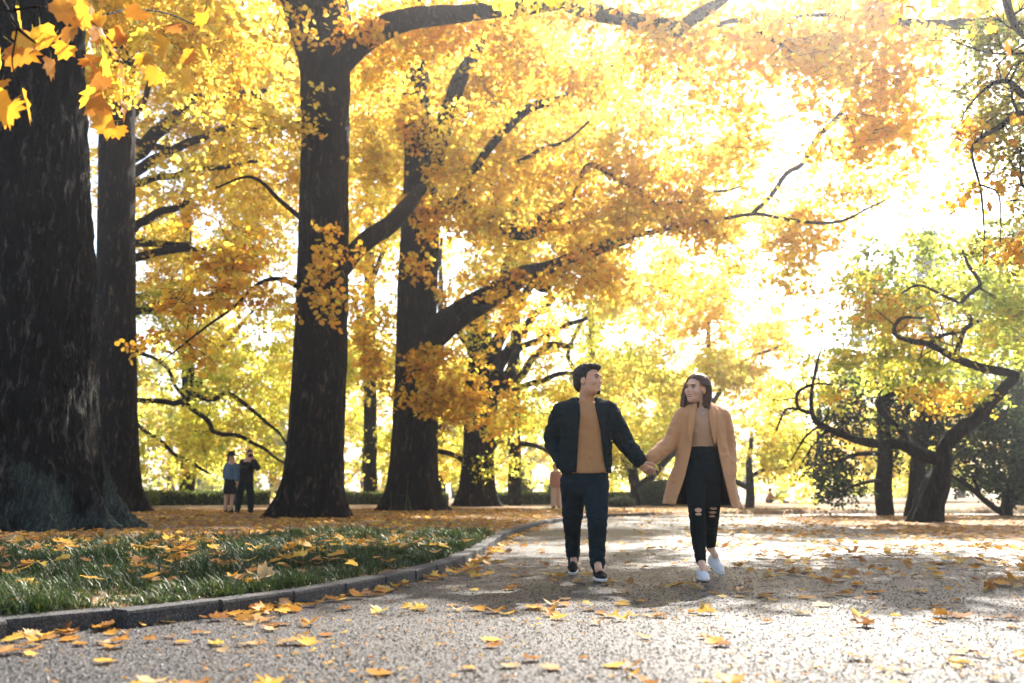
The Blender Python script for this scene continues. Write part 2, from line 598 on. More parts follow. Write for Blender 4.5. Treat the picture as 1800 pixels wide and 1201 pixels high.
def twiglets(parent, C, R, mat, n, length):
    """short forking side twigs along a limb"""
    M = Mesh()
    for _ in range(n):
        i = RNG.integers(len(C) // 5, len(C) - 1)
        t = C[min(i + 1, len(C) - 1)] - C[i - 1]
        t = t / (np.linalg.norm(t) + 1e-9)
        d = RNG.normal(0, 1, 3) * np.array([1, .7, 1]); d -= t * d.dot(t) * .6; d[2] += .25
        d /= np.linalg.norm(d)
        ln = length * RNG.uniform(.4, 1.2)
        p = [C[i], C[i] + d * ln * .5 + RNG.normal(0, .05, 3) * ln, C[i] + d * ln + RNG.normal(0, .14, 3) * ln]
        r0 = min(R[i] * .5, .02)
        M.add(*tube(catmull(p, 6), np.linspace(r0, r0 * .25, 6), 4))
        for _k in range(2):
            e = d + RNG.normal(0, .6, 3); e /= np.linalg.norm(e)
            M.add(*tube(catmull([p[1], p[1] + e * ln * .25, p[1] + e * ln * .5 + RNG.normal(0, .05, 3) * ln], 5), np.linspace(r0 * .5, r0 * .15, 5), 3))
    if n:
        M.build('twigs', mat, parent)['kind'] = 'stuff'

def build_limb(name, parent, pts, mat, sides=10, rough=0.0, wob=0.08, n=None, seed=None):
    C, R = limb_path(pts, n, wob, RNG.uniform(0, 50) if seed is None else seed)
    M = Mesh()
    M.add(*tube(C, R, sides, rough=rough, rscale=4, seed=RNG.uniform(0, 9)))
    M.build(name, mat, parent)
    return C, R

# ---- foliage: sprays of leaves ----------------------------------------
def leaf_shape(kind):
    if kind == 'round':      # six-sided, folded along the midrib
        v = np.array([(0, 0, 0), (.40, .38, .07), (.24, .92, .0), (-.24, .92, .0), (-.40, .38, .07)])
        return v, [[0, 1, 2, 3, 4]]
    v = np.array([(0, 0, 0), (.36, .5, .07), (0, 1, -.05), (-.36, .5, .07)])
    return v, [[0, 1, 2, 3]]

def rot_basis(nrm, spin):
    a = np.cross(nrm, np.array([0.31, 0.17, 0.93]))
    a /= np.linalg.norm(a, axis=1)[:, None] + 1e-9
    b = np.cross(nrm, a)
    c, s = np.cos(spin)[:, None], np.sin(spin)[:, None]
    return a * c + b * s, -a * s + b * c

COVK = 1.75
SPREAD = 0.64
class Foliage:
    def __init__(self):
        self.pos, self.nrm, self.size, self.col, self.tw = [], [], [], [], []
    def sprays(self, centres, axes, length, nleaf, size, cols, cvar=0.16, flat=0.35, twig=0.5, droop=0.25):
        """centres (n,3), axes (n,3) direction of each spray, cols (n,3)"""
        n = len(centres)
        if n == 0:
            return
        ln = length * RNG.uniform(0.6, 1.35, n)
        side = np.cross(axes, np.array([0, 0, 1.0])); side /= np.linalg.norm(side, axis=1)[:, None] + 1e-9
        up = np.cross(side, axes)
        t = RNG.uniform(-0.5, 0.5, (n, nleaf))
        w = RNG.normal(0, 0.26, (n, nleaf)) * (0.75 - np.abs(t))
        h = RNG.normal(0, 0.10, (n, nleaf)) * flat * 2 - droop * (t + 0.5) ** 2
        p = centres[:, None, :] + (t * ln[:, None])[..., None] * axes[:, None, :] + (w * ln[:, None] * 1.3)[..., None] * side[:, None, :] + (h * ln[:, None])[..., None] * up[:, None, :]
        nr = RNG.normal(0, 0.55, (n, nleaf, 3)) + up[:, None, :] * 0.55
        nr /= np.linalg.norm(nr, axis=2)[..., None]
        c = cols[:, None, :] * (1 + RNG.normal(0, cvar, (n, nleaf, 1)))
        c = c * (1 + RNG.normal(0, cvar * .35, (n, nleaf, 3)))
        self.pos.append(p.reshape(-1, 3)); self.nrm.append(nr.reshape(-1, 3))
        self.size.append((size * RNG.uniform(0.65, 1.25, (n, nleaf))).ravel())
        self.col.append(np.clip(c, 0.01, 0.95).reshape(-1, 3))
        if twig > 0:
            k = RNG.random(n) < twig
            a = centres[k] - axes[k] * (ln[k] * 0.75)[:, None]
            mid = centres[k]
            e = centres[k] + axes[k] * (ln[k] * 0.45)[:, None] - up[k] * (ln[k] * droop * 0.6)[:, None]
            self.tw.append(np.stack([a, mid, e], 1))
    def blob(self, c, r, cov, size, pal, length=0.8, nleaf=18, flat=0.35, twig=0.4, thr=-0.15, nsc=0.45, out=None, facing_area=None, droop=0.25):
        """fill an ellipsoid (centre c, radii r) with sprays; cov = leaf layers seen from the front"""
        r = np.asarray(r, float)
        area = pi * r[0] * r[2]
        n = int(cov * COVK * area / (0.30 * size * size) / nleaf)
        if n < 1:
            return
        p = RNG.normal(0, SPREAD, size=(n * 3, 3))
        p = np.where(np.linalg.norm(p, axis=1)[:, None] < 1.6, p, p * .5)
        q = np.asarray(c) + p * r
        dn = noise3(q * nsc + 3.1)
        k = np.argsort(-(dn + RNG.normal(0, 0.32, len(dn))))
        k = k[dn[k] > thr][:n]
        q = q[k]; p = p[k]
        n = len(q)
        if n == 0:
            return
        ax = p * np.array([1, 1, 0.35]) + RNG.normal(0, 0.45, (n, 3)) * np.array([1, 1, 0.45])
        if out is not None:
            ax = ax + np.asarray(out)
        ax[:, 2] -= 0.12
        ax /= np.linalg.norm(ax, axis=1)[:, None] + 1e-9
        pal = np.asarray(pal)
        hue = np.clip((noise3(q * 0.5 + 40) * 0.55 + 0.5) * len(pal) + RNG.normal(0, 1.1, n), 0, len(pal) - 1.001)
        i = hue.astype(int); f = (hue - i)[:, None]
        cols = pal[i] * (1 - f) + pal[np.minimum(i + 1, len(pal) - 1)] * f
        cols = cols * RNG.uniform(0.8, 1.15, (n, 1))
        self.sprays(q, ax, length, nleaf, size, cols, flat=flat, twig=twig, droop=droop)
    def pxblob(self, px, py, d, rx, ry, rd, cov, size, pal, **kw):
        c = P(px, py, d)
        r = np.array([rx * pxm(d), rd, ry * pxm(d)])
        if rx < 45:
            self.blob(c, r, cov, size, pal, **kw)
            return
        k = 5
        for j in range(k):       # several uneven lobes make one mass of foliage
            off = RNG.uniform(-1, 1, 3) * np.array([.62, .6, .55])
            f = RNG.uniform(.42, .75)
            self.blob(c + off * r, r * f * np.array([1.1, 1, RNG.uniform(.7, 1.1)]), cov * RNG.uniform(.7, 1.3) / (k * f * f), size, pal, **kw)
    def build(self, parent, name='crown', mat='leaf', kind='round', bark='bark', twig_r=0.012):
        pos = np.concatenate(self.pos); nr = np.concatenate(self.nrm)
        sz = np.concatenate(self.size); col = np.concatenate(self.col)
        if kind == 'round':
            v, f = leaf_shape('round')
        else:
            v, f = leaf_shape('diamond')
        n = len(pos)
        a, b = rot_basis(nr, RNG.uniform(0, 2 * pi, n))
        V = pos[:, None, :] + sz[:, None, None] * (v[None, :, 0, None] * a[:, None, :] + v[None, :, 1, None] * b[:, None, :] + v[None, :, 2, None] * nr[:, None, :])
        k = len(v)
        F = (np.arange(n)[:, None] * k + np.arange(k)[None, :])
        o = obj(name, np_mesh(name, V.reshape(-1, 3), F, MAT[mat], False, col), parent)
        if self.tw:
            tw = np.concatenate(self.tw)
            m = len(tw)
            tw = tw + RNG.normal(0, 0.03, tw.shape)
            rad = np.array([1.0, 0.7, 0.25]) * twig_r
            off = np.array([(1, 0, 0), (-.5, .4, .8), (-.5, -.4, -.8)])
            Vt = tw[:, :, None, :] + rad[None, :, None, None] * off[None, None, :, :]
            base = np.arange(m)[:, None] * 9
            fl = []
            for s_ in range(2):
                for j in range(3):
                    fl.append([s_ * 3 + j, s_ * 3 + (j + 1) % 3, (s_ + 1) * 3 + (j + 1) % 3, (s_ + 1) * 3 + j])
            Ft = (base[:, :, None] + np.array(fl)[None]).reshape(-1, 4)
            t_ = obj('twigs', np_mesh('twigs', Vt.reshape(-1, 3), Ft, MAT[bark]), parent)
            t_['kind'] = 'stuff'
        o['kind'] = 'stuff'
        global LEAVES
        LEAVES += n
        return n

# leaf colours
ORANGE = (0.88, 0.42, 0.04)
AMBER = (0.95, 0.57, 0.06)
GOLD = (0.96, 0.64, 0.085)
LEMON = (0.95, 0.74, 0.15)
LIME = (0.78, 0.76, 0.12)
GREEN = (0.25, 0.33, 0.05)
RUST = (0.48, 0.19, 0.03)
PAL_TULIP = [AMBER, AMBER, GOLD, GOLD, GOLD, LEMON, LEMON]
PAL_GOLD = [AMBER, GOLD, GOLD, LEMON, LEMON, LIME]
PAL_LIME = [GOLD, LEMON, LEMON, LIME, LIME, (0.52, 0.58, 0.08)]
PAL_ORANGE = [ORANGE, ORANGE, AMBER, AMBER, GOLD]
PAL_PALE = [LEMON, (0.8, 0.7, 0.2), LIME]

LEAVES = 0
def big_trunk(name, parent, pts, mat, sides, n, flare, rough, seed=0.0, nlobe=7):
    """pts: (px, py, depth, radius_px) from below ground upwards"""
    C, R = limb_path(pts, n)
    z0 = 0.12
    h = C[:, 2] - z0
    R = R * (1 + flare * np.exp(-np.maximum(h, 0) / 0.45) + 0.12 * np.exp(-np.maximum(h, 0) / 1.6))
    ph = np.random.default_rng(int(seed * 10)).uniform(0, 6.28, 4)
    def lobes(th, i):
        e = np.exp(-np.maximum(h, 0) / 0.7)[i]
        return e * (0.20 * np.sin(nlobe * th + ph[0]) + 0.12 * np.sin((nlobe - 3) * th + ph[1])) + 0.035 * np.sin(3 * th + ph[2] + h[i] * 0.3)
    M = Mesh()
    M.add(*tube(C, R, sides, lobes, rough, 5.0, seed))
    return M.build(name, mat, parent), C, R

# ---------------------------------------------------------------- T1: huge trunk on the far left
def new_tree(name, px, py_base, z, label, cat='tree', group=None):
    b = G(px, py_base, z)
    t = empty(name, (0, 0, 0))
    tag(t, label, cat, group)
    return t, b[1]

t1, d = new_tree('tulip_tree', 55, 932, 0.13, 'massive tree with mossy fissured bark at the left edge of the photo')
big_trunk('trunk', t1, [(50, 960, d, 112), (51, 935, d, 111), (52, 860, d, 104), (52, 600, d, 101), (46, 300, d, 98), (40, 0, d, 96), (36, -250, d, 90), (40, -650, d, 55)],
          MAT['bark_big'], 170, 250, 0.20, 0.06, 1.7, 9)
F1 = Foliage()
for (a, b, dd, rx, ry, rd, cov) in [(-500, -500, d, 500, 300, 5, .7), (150, -650, d - 2, 450, 250, 5, .6), (500, -420, d - 3, 260, 150, 4, .4)]:
    F1.pxblob(a, b, dd, rx, ry, rd, cov, 0.2, PAL_GOLD, twig=0.15)
build_limb('limb', t1, [(45, -300, d, 50), (200, -420, d - 1, 40), (450, -480, d - 3, 22), (650, -430, d - 4, 9)], MAT['bark'])
build_limb('limb', t1, [(40, -260, d, 50), (-200, -420, d - 1, 40), (-500, -520, d, 22)], MAT['bark'])
F1.build(t1, kind='diamond')

# ---------------------------------------------------------------- T2: slim dark trunk next to it
t2, d = new_tree('tulip_tree', 205, 900, 0.15, 'dark straight trunk just behind the massive mossy one')
big_trunk('trunk', t2, [(210, 925, d, 36), (209, 900, d, 36), (207, 800, d, 34), (206, 600, d, 32), (205, 300, d, 30), (208, 100, d, 28), (209, -100, d, 26), (205, -500, d, 18)],
          MAT['bark'], 90, 200, 0.30, 0.03, 4.1, 6)
F2 = Foliage()
F2.pxblob(230, -80, d - 2, 330, 160, 4, 2.2, 0.15, PAL_GOLD)
F2.pxblob(340, 60, d - 3, 140, 90, 2.5, 2.0, 0.13, PAL_TULIP)
F2.pxblob(190, 150, d - 3, 70, 130, 1.0, 0.9, 0.13, PAL_TULIP)
build_limb('limb', t2, [(210, 60, d, 16), (290, -20, d - 1, 12), (400, -60, d - 2, 6)], MAT['bark'])
F2.build(t2)

# ---------------------------------------------------------------- T3: tall central-left trunk
t3, d = new_tree('tulip_tree', 545, 908, 0.15, 'tall thick trunk with wide root flare right of the couple taking photos')
D3 = d
big_trunk('trunk', t3, [(543, 935, d, 47), (545, 908, d, 47), (553, 800, d, 46), (563, 640, d, 45), (569, 450, d, 43), (572, 250, d, 42), (571, 120, d, 44), (565, 40, d, 52), (548, -60, d, 46), (530, -250, d, 36), (520, -600, d, 20)],
          MAT['bark'], 96, 210, 0.42, 0.04, 2.3, 7)
build_limb('limb', t3, [(545, 90, d, 26), (520, 25, d, 22), (495, -40, d, 20), (440, -200, d, 14)], MAT['bark'], 14, 0.02)
build_limb('limb', t3, [(585, 115, d, 30), (640, 68, d - .3, 24), (700, 38, d - .8, 21), (760, 28, d - 1.2, 18), (850, 18, d - 1.8, 15), (960, 8, d - 2.2, 14), (1010, 10, d - 2.5, 15), (1080, 32, d - 3, 14), (1150, 45, d - 3.3, 15), (1190, 55, d - 3.5, 14)], MAT['bark'], 16, 0.02)
build_limb('limb', t3, [(1185, 58, d - 3.5, 13), (1225, 28, d - 3.8, 12), (1275, -5, d - 4, 9), (1340, -60, d - 4.4, 5)], MAT['bark'], 12, 0.01)
build_limb('limb', t3, [(600, 480, d, 12), (640, 435, d + .5, 16), (700, 380, d + 1.5, 15), (740, 330, d + 3, 9)], MAT['bark'], 12, 0.02)
build_limb('limb', t3, [(530, 385, d, 5), (490, 350, d - .5, 4), (440, 310, d - 1, 3), (380, 330, d - 1.6, 2)], MAT['bark'], 8)
build_limb('limb', t3, [(530, 215, d, 4), (480, 225, d - .5, 3), (440, 225, d - 1, 2)], MAT['bark'], 6)
build_limb('limb', t3, [(528, 505, d, 5), (480, 490, d - 1, 4), (420, 530, d - 1.6, 3), (330, 600, d - 2.2, 2), (280, 640, d - 2.5, 1)], MAT['bark'], 8)
build_limb('limb', t3, [(1260, 45, d - 3.8, 5), (1300, 35, d - 4, 5), (1345, 60, d - 4.3, 4), (1400, 95, d - 4.5, 2)], MAT['bark'], 8)
COVK = 1.25
F3 = Foliage()
for (a, b, dd, rx, ry, rd, cov) in [
        (400, 70, d - 1, 190, 120, 2.5, 1.2), (450, 220, d - 1, 120, 110, 1.5, 0.8), (690, 60, d + 2, 130, 110, 2, 1.2), (760, -40, d, 260, 90, 3, 1.5),
        (960, 110, d + 2, 220, 110, 2.0, 1.6), (1100, 20, d - 3, 260, 80, 2, 1.4), (1330, 40, d - 4, 230, 90, 2.5, 1.6), (1520, 70, d - 4.5, 190, 110, 2, 1.7),
        (1280, 190, d - 3, 90, 110, 1.2, 1.1), (1560, 190, d - 4, 150, 120, 1.5, 1.2), (1480, 260, d - 4, 120, 70, 1.2, 0.8)]:
    F3.pxblob(a, b, dd, rx, ry, rd, cov * 1.1, 0.15, PAL_TULIP, twig=0.6, thr=-0.25, nleaf=14, length=.9)
# lower drooping orange sprays beside the trunk
for (a, b, dd, rx, ry, rd, cov) in [(450, 440, d - 1.5, 90, 60, 1.0, 1.3), (390, 520, d - 2, 110, 55, 1.0, 1.3), (310, 610, d - 2.3, 75, 32, .7, 1.2), (560, 450, d - 1.4, 48, 60, .5, 1.3), (575, 530, d - 1.4, 38, 40, .4, 1.0),
        (600, 45, d - 1.6, 30, 45, .4, .9), (520, 20, d - 1.6, 20, 25, .3, .9), (650, 60, d - 1.6, 60, 40, .5, .9)]:
    F3.pxblob(a, b, dd, rx, ry, rd, cov, 0.15, PAL_ORANGE, twig=0.9, thr=-0.5, nleaf=12, length=0.6)
# the crown above the picture
for (a, b, dd, rx, ry, rd, cov) in [(450, -330, d, 400, 220, 5, .75), (900, -320, d - 2, 300, 150, 5, .25), (600, -700, d, 450, 200, 5, .5)]:
    F3.pxblob(a, b, dd, rx, ry, rd, cov, 0.2, PAL_TULIP, twig=0.1)
F3.build(t3)

# ---------------------------------------------------------------- T4: forked tree
t4, d = new_tree('tulip_tree', 722, 897, 0.16, 'forked tree with a heavy limb reaching towards the strolling couple')
D4 = d
big_trunk('trunk', t4, [(722, 925, d, 39), (722, 897, d, 39), (727, 800, d, 38), (731, 650, d, 36), (733, 500, d, 34), (738, 400, d, 33), (738, 300, d, 27), (733, 200, d, 24), (729, 60, d, 22), (725, -60, d, 20), (720, -350, d, 14)],
          MAT['bark'], 84, 190, 0.46, 0.035, 6.1, 6)
build_limb('limb', t4, [(745, 600, d, 30), (800, 560, d - .6, 24), (860, 520, d - 1.2, 21), (920, 485, d - 1.7, 17), (985, 465, d - 2.2, 15), (1050, 438, d - 2.7, 11), (1112, 415, d - 3, 8)], MAT['bark'], 16, 0.02)
build_limb('limb', t4, [(930, 490, d - 1.7, 13), (950, 505, d - 2, 10), (965, 510, d - 2.2, 5)], MAT['bark'], 10, 0.02)
build_limb('limb', t4, [(745, 365, d, 18), (800, 362, d - .5, 15), (850, 380, d - 1, 14), (910, 412, d - 1.5, 12), (960, 395, d - 2, 9), (1010, 395, d - 2.4, 6)], MAT['bark'], 14, 0.02)
build_limb('limb', t4, [(925, 405, d - 1.6, 9), (970, 370, d - 2, 7), (1010, 340, d - 2.4, 4)], MAT['bark'], 10)
build_limb('limb', t4, [(775, 250, d, 14), (800, 160, d, 15), (840, 85, d - .3, 12), (875, 30, d - .6, 10), (910, -60, d - 1, 7)], MAT['bark'], 12, 0.015)
build_limb('limb', t4, [(735, 340, d, 24), (765, 280, d, 18), (790, 190, d, 15)], MAT['bark'], 12, 0.015)
build_limb('limb', t4, [(800, 360, d - .5, 8), (860, 260, d - 2.5, 8), (930, 190, d - 3, 9), (985, 175, d - 3.2, 8), (1030, 145, d - 3.4, 6), (1080, 115, d - 3.6, 3)], MAT['bark'], 10)
build_limb('limb', t4, [(880, 300, d - 2, 3), (945, 265, d - 3, 4), (990, 250, d - 3.3, 3), (1035, 215, d - 3.5, 2)], MAT['bark'], 8)
build_limb('limb', t4, [(1010, 340, d - 2.4, 4), (1035, 290, d - 3, 5), (1080, 310, d - 3.2, 6), (1130, 345, d - 3.4, 5), (1160, 370, d - 3.5, 4), (1200, 410, d - 3.6, 2)], MAT['bark'], 8)
build_limb('limb', t4, [(1150, 365, d - 3.5, 3), (1230, 345, d - 3.8, 3), (1290, 330, d - 4, 2), (1340, 300, d - 4.2, 1)], MAT['bark'], 8)
build_limb('limb', t4, [(1110, 415, d - 3, 5), (1240, 390, d - 4, 3.5), (1330, 378, d - 4.4, 3.5), (1460, 390, d - 5, 3), (1530, 365, d - 5.2, 2), (1600, 335, d - 5.4, 1)], MAT['bark'], 8)
build_limb('limb', t4, [(1320, 379, d - 4.4, 3.5), (1370, 325, d - 4.5, 4), (1420, 262, d - 4.6, 4.5), (1460, 215, d - 4.6, 4.5), (1505, 165, d - 4.6, 4), (1550, 105, d - 4.6, 3), (1640, 40, d - 4.6, 2.5), (1700, -30, d - 4.6, 1.5)], MAT['bark'], 8, 0.015, 0.35, 50)
F4 = Foliage()
for (a, b, dd, rx, ry, rd, cov) in [
        (860, 170, d + 1, 170, 120, 2, 1.3), (860, 300, d - 1, 150, 90, 1.6, 1.6), (1010, 290, d - 3, 180, 85, 1.6, 1.1), (930, 420, d - 1, 150, 70, 1.5, 1.4), (1120, 360, d - 3.5, 180, 85, 1.5, 1.05),
        (1110, 470, d - 3, 160, 70, 1.4, 1.1), (1290, 370, d - 4, 180, 75, 1.5, 1.0), (1400, 420, d - 4.5, 110, 60, 1.2, 1.3), (1500, 330, d - 5, 110, 50, 1.2, .8), (1250, 270, d - 4, 130, 50, 1.2, .9),
        (650, 250, d + 1, 60, 230, 1.5, 1.0), (660, 560, d + .5, 60, 110, 1.2, 1.3), (870, 560, d + .4, 120, 70, 1.0, 0.8), (1380, 500, d - 4.5, 60, 40, .8, .8), (1420, 560, d - 4.5, 30, 25, .6, .6), (1200, 300, d - 3.8, 150, 70, 1.5, .6), (1050, 220, d - 1, 120, 80, 1.5, .9)]:
    F4.pxblob(a, b, dd, rx, ry, rd, cov * 1.1, 0.165, PAL_TULIP, twig=0.6, thr=-0.25, nleaf=14, length=.95)
for (a, b, dd, rx, ry, rd, cov) in [(735, 200, d - 1.2, 35, 130, .5, 1.0), (740, 370, d - 1.2, 45, 60, .5, 1.0), (820, 380, d - 1.6, 70, 40, .5, .9), (740, 630, d - 1.3, 70, 45, .5, 1.5), (720, 690, d - 1.3, 70, 50, .5, 1.2), (820, 690, d - 1.5, 70, 60, .6, 1.5), (860, 730, d - 1.5, 60, 40, .5, 1.2),
        (880, 500, d - 2.2, 70, 45, .5, .9), (900, 560, d - 2.2, 35, 25, .4, 1.0), (1030, 440, d - 3.2, 60, 30, .4, .8), (960, 395, d - 2.6, 60, 30, .4, .8), (640, 620, d - 1, 50, 70, .6, 1.0), (745, 500, d - 1.2, 40, 50, .4, .7)]:
    F4.pxblob(a, b, dd, rx, ry, rd, cov, 0.17, [ORANGE, AMBER, AMBER, GOLD], twig=0.8, thr=-0.5, nleaf=12, length=0.6)
for (a, b, dd, rx, ry, rd, cov) in [(760, -260, d, 380, 180, 5, .7), (1050, -150, d - 2, 250, 100, 4, .2), (800, -520, d, 320, 140, 5, .5)]:
    F4.pxblob(a, b, dd, rx, ry, rd, cov, 0.22, PAL_TULIP, twig=0.1)
F4.build(t4)

COVK = 1.75
# ---------------------------------------------------------------- T5: fan-branched tree behind the man
t5, d = new_tree('broad_tree', 835, 890, 0.16, 'broad tree with fanned boughs close behind the man in the dark jacket')
big_trunk('trunk', t5, [(838, 912, d, 28), (838, 890, d, 28), (840, 800, d, 26), (843, 740, d, 27), (845, 690, d, 29), (848, 640, d, 24), (846, 580, d, 15)],
          MAT['bark'], 70, 140, 0.30, 0.04, 8.4, 5)
for pts in [[(845, 660, d, 17), (838, 600, d, 15), (845, 560, d, 13), (880, 500, d, 9), (900, 430, d, 5)],
            [(850, 660, d, 14), (880, 590, d - .5, 11), (905, 540, d - .8, 9), (940, 490, d - 1, 6)],
            [(855, 680, d, 14), (890, 620, d - .8, 10), (930, 570, d - 1.2, 7), (975, 520, d - 1.5, 4)],
            [(855, 695, d, 13), (895, 655, d - 1, 9), (915, 615, d - 1.4, 6), (960, 590, d - 2, 5), (1030, 560, d - 2.6, 3)],
            [(860, 700, d, 8), (905, 670, d - 1, 7), (960, 610, d - 1.6, 6), (1010, 605, d - 2, 4)],
            [(855, 710, d, 9), (890, 690, d - 1, 6), (950, 668, d - 2, 5), (1010, 655, d - 2.6, 3)],
            [(840, 640, d, 12), (815, 590, d - .5, 7), (790, 560, d - 1, 4)],
            [(860, 790, d, 6), (885, 778, d - .6, 5), (930, 782, d - 1.4, 4), (975, 800, d - 2, 3)],
            [(815, 810, d, 5), (780, 795, d - .6, 4), (740, 795, d - 1, 3)]]:
    build_limb('limb', t5, pts, MAT['bark'], 10, 0.02, 0.15)
F5 = Foliage()
for (a, b, dd, rx, ry, rd, cov) in [(950, 560, d - 1, 150, 80, 3, .55), (1010, 640, d - 2, 130, 80, 2.5, .8), (960, 720, d - 2, 130, 60, 2.2, .9), (780, 640, d + 1, 90, 120, 2, 1.0), (930, 800, d - 2, 90, 40, 1.6, .7), (790, 810, d + 1, 70, 50, 2, 1.0), (900, 470, d, 200, 60, 3, .5)]:
    F5.pxblob(a, b, dd, rx, ry, rd, cov, 0.15, PAL_LIME, twig=0.5, thr=-0.25)
for (a, b, dd, rx, ry, rd, cov) in [(880, 300, d, 260, 200, 5, .6)]:
    F5.pxblob(a, b, dd, rx, ry, rd, cov, 0.2, PAL_GOLD, twig=0.2)
F5.build(t5, kind='diamond')

# ---------------------------------------------------------------- T6: tree hidden behind T2, its boughs sweep right
t6, d = new_tree('broad_tree', 185, 892, 0.16, 'yellow tree whose long boughs sweep out from behind the straight dark trunk')
big_trunk('trunk', t6, [(190, 915, d, 26), (190, 892, d, 26), (192, 700, d, 24), (195, 400, d, 22), (195, 150, d, 18), (198, -150, d, 10)],
          MAT['bark_grey'], 50, 120, 0.35, 0.03, 9.4, 5)
for pts in [[(200, 300, d, 14), (245, 262, d - .5, 13), (290, 225, d - 1, 12), (350, 180, d - 1.5, 11), (420, 162, d - 2, 8), (470, 160, d - 2.4, 4)],
            [(200, 340, d, 13), (240, 305, d - .5, 10), (290, 270, d - 1, 8), (350, 242, d - 1.5, 7), (420, 222, d - 2, 4)],
            [(200, 325, d, 9), (245, 322, d - .6, 7), (300, 308, d - 1, 6), (360, 295, d - 1.6, 5), (450, 285, d - 2.2, 3)],
            [(200, 420, d, 10), (240, 400, d - .6, 8), (290, 370, d - 1, 7), (340, 355, d - 1.5, 4)],
            [(200, 470, d, 10), (245, 455, d - .6, 8), (290, 443, d - 1, 7), (360, 438, d - 1.5, 5)],
            [(200, 430, d, 8), (250, 425, d - .6, 7), (330, 428, d - 1, 5)],
            [(200, 560, d, 12), (250, 545, d - .8, 9), (290, 535, d - 1.2, 8), (360, 520, d - 2, 6), (440, 500, d - 2.5, 4)],
            [(200, 530, d, 6), (250, 515, d - .6, 5), (300, 515, d - 1, 4)],
            [(205, 706, d, 7), (240, 706, d - .8, 5), (320, 708, d - 1.6, 5), (345, 697, d - 1.8, 5), (380, 703, d - 2, 4), (402, 692, d - 2.2, 3.5), (450, 722, d - 2.6, 3), (500, 785, d - 3, 2)],
            [(325, 708, d - 1.6, 4), (370, 745, d - 2, 4), (380, 762, d - 2.2, 4), (440, 775, d - 2.6, 3), (500, 815, d - 3, 2)],
            [(330, 705, d - 1.6, 3), (305, 670, d - 1.5, 3), (280, 640, d - 1.4, 2.5), (240, 610, d - 1, 4)],
            [(230, 735, d - .5, 3), (290, 785, d - 1, 3), (350, 825, d - 1.6, 2.5), (365, 835, d - 1.8, 1)]]:
    twiglets(t6, *build_limb('limb', t6, pts, MAT['bark_grey'], 9, 0.012, 0.2), MAT['bark_grey'], 5, 1.3)
build_limb('limb', t6, [(300, 265, d - 1, 6), (215, 235, d - 3, 7), (250, 180, d - 3, 6), (262, 140, d - 3, 4)], MAT['bark_grey'])
F6 = Foliage()
for (a, b, dd, rx, ry, rd, cov) in [(360, 190, d, 170, 130, 3, 1.4), (380, 340, d, 170, 110, 3, 1.6), (340, 450, d, 160, 90, 2.5, 1.4), (100, 100, d, 200, 250, 3, .8)]:
    F6.pxblob(a, b, dd, rx, ry, rd, cov, 0.16, PAL_GOLD, twig=0.4)
for (a, b, dd, rx, ry, rd, cov) in [(360, 560, d, 150, 70, 2.5, .9), (390, 680, d - 1, 150, 80, 2.5, .75), (350, 800, d - 1, 150, 55, 2, .9)]:
    F6.pxblob(a, b, dd, rx, ry, rd, cov, 0.16, PAL_LIME, twig=0.4)
F6.pxblob(250, -200, d, 380, 160, 5, .6, 0.26, PAL_GOLD, twig=0)
for (a, b, dd, rx, ry, rd, cov) in [(380, 110, d + 3, 200, 140, 2, 1.0), (380, 320, d + 3, 170, 120, 2, 1.0)]:
    F6.pxblob(a, b, dd, rx, ry, rd, cov, .24, PAL_TULIP, twig=0)
F6.build(t6, kind='diamond')
# ================================================================== trees of the background
def bg_tree(name, label, px, py, z, blobs, pal, size, trunk_px, top, mat='bark_grey', limbs=(), kind='diamond', twig=0.25, group=None, dep=None, leafmat='leaf', cat='tree', **kw):
    b = G(px, py, z)
    d = dep or b[1]
    t = empty(name)
    tag(t, label, cat, group)
    r = trunk_px
    tx = px if not isinstance(top, tuple) else top[0]
    ty = top if not isinstance(top, tuple) else top[1]
    C, R = limb_path([(px, py + 14, d, r * 1.25), (px, py - 4, d, r * 1.1), (px + (tx - px) * .4, py + (ty - py) * .4, d, r * .9), (tx, ty, d, r * .35)], 24, 0.12, RNG.uniform(0, 40))
    M = Mesh(); M.add(*tube(C, R, 12, rough=r * pxm(d) * .12, rscale=3)); M.build('trunk', MAT[mat], t)
    for pts in limbs:
        build_limb('limb', t, [(a, b_, d + dd, rr) for a, b_, dd, rr in pts], MAT[mat], 7, 0, 0.1)
    f = Foliage()
    for bl in blobs:
        a, b_, dd, rx, ry, rd, cov = bl[:7]
        f.pxblob(a, b_, d + dd, rx, ry, rd, cov, size, bl[7] if len(bl) > 7 else pal, twig=twig, **kw)
    f.build(t, mat=leafmat, kind=kind, bark=mat, twig_r=0.015)
    return t, d

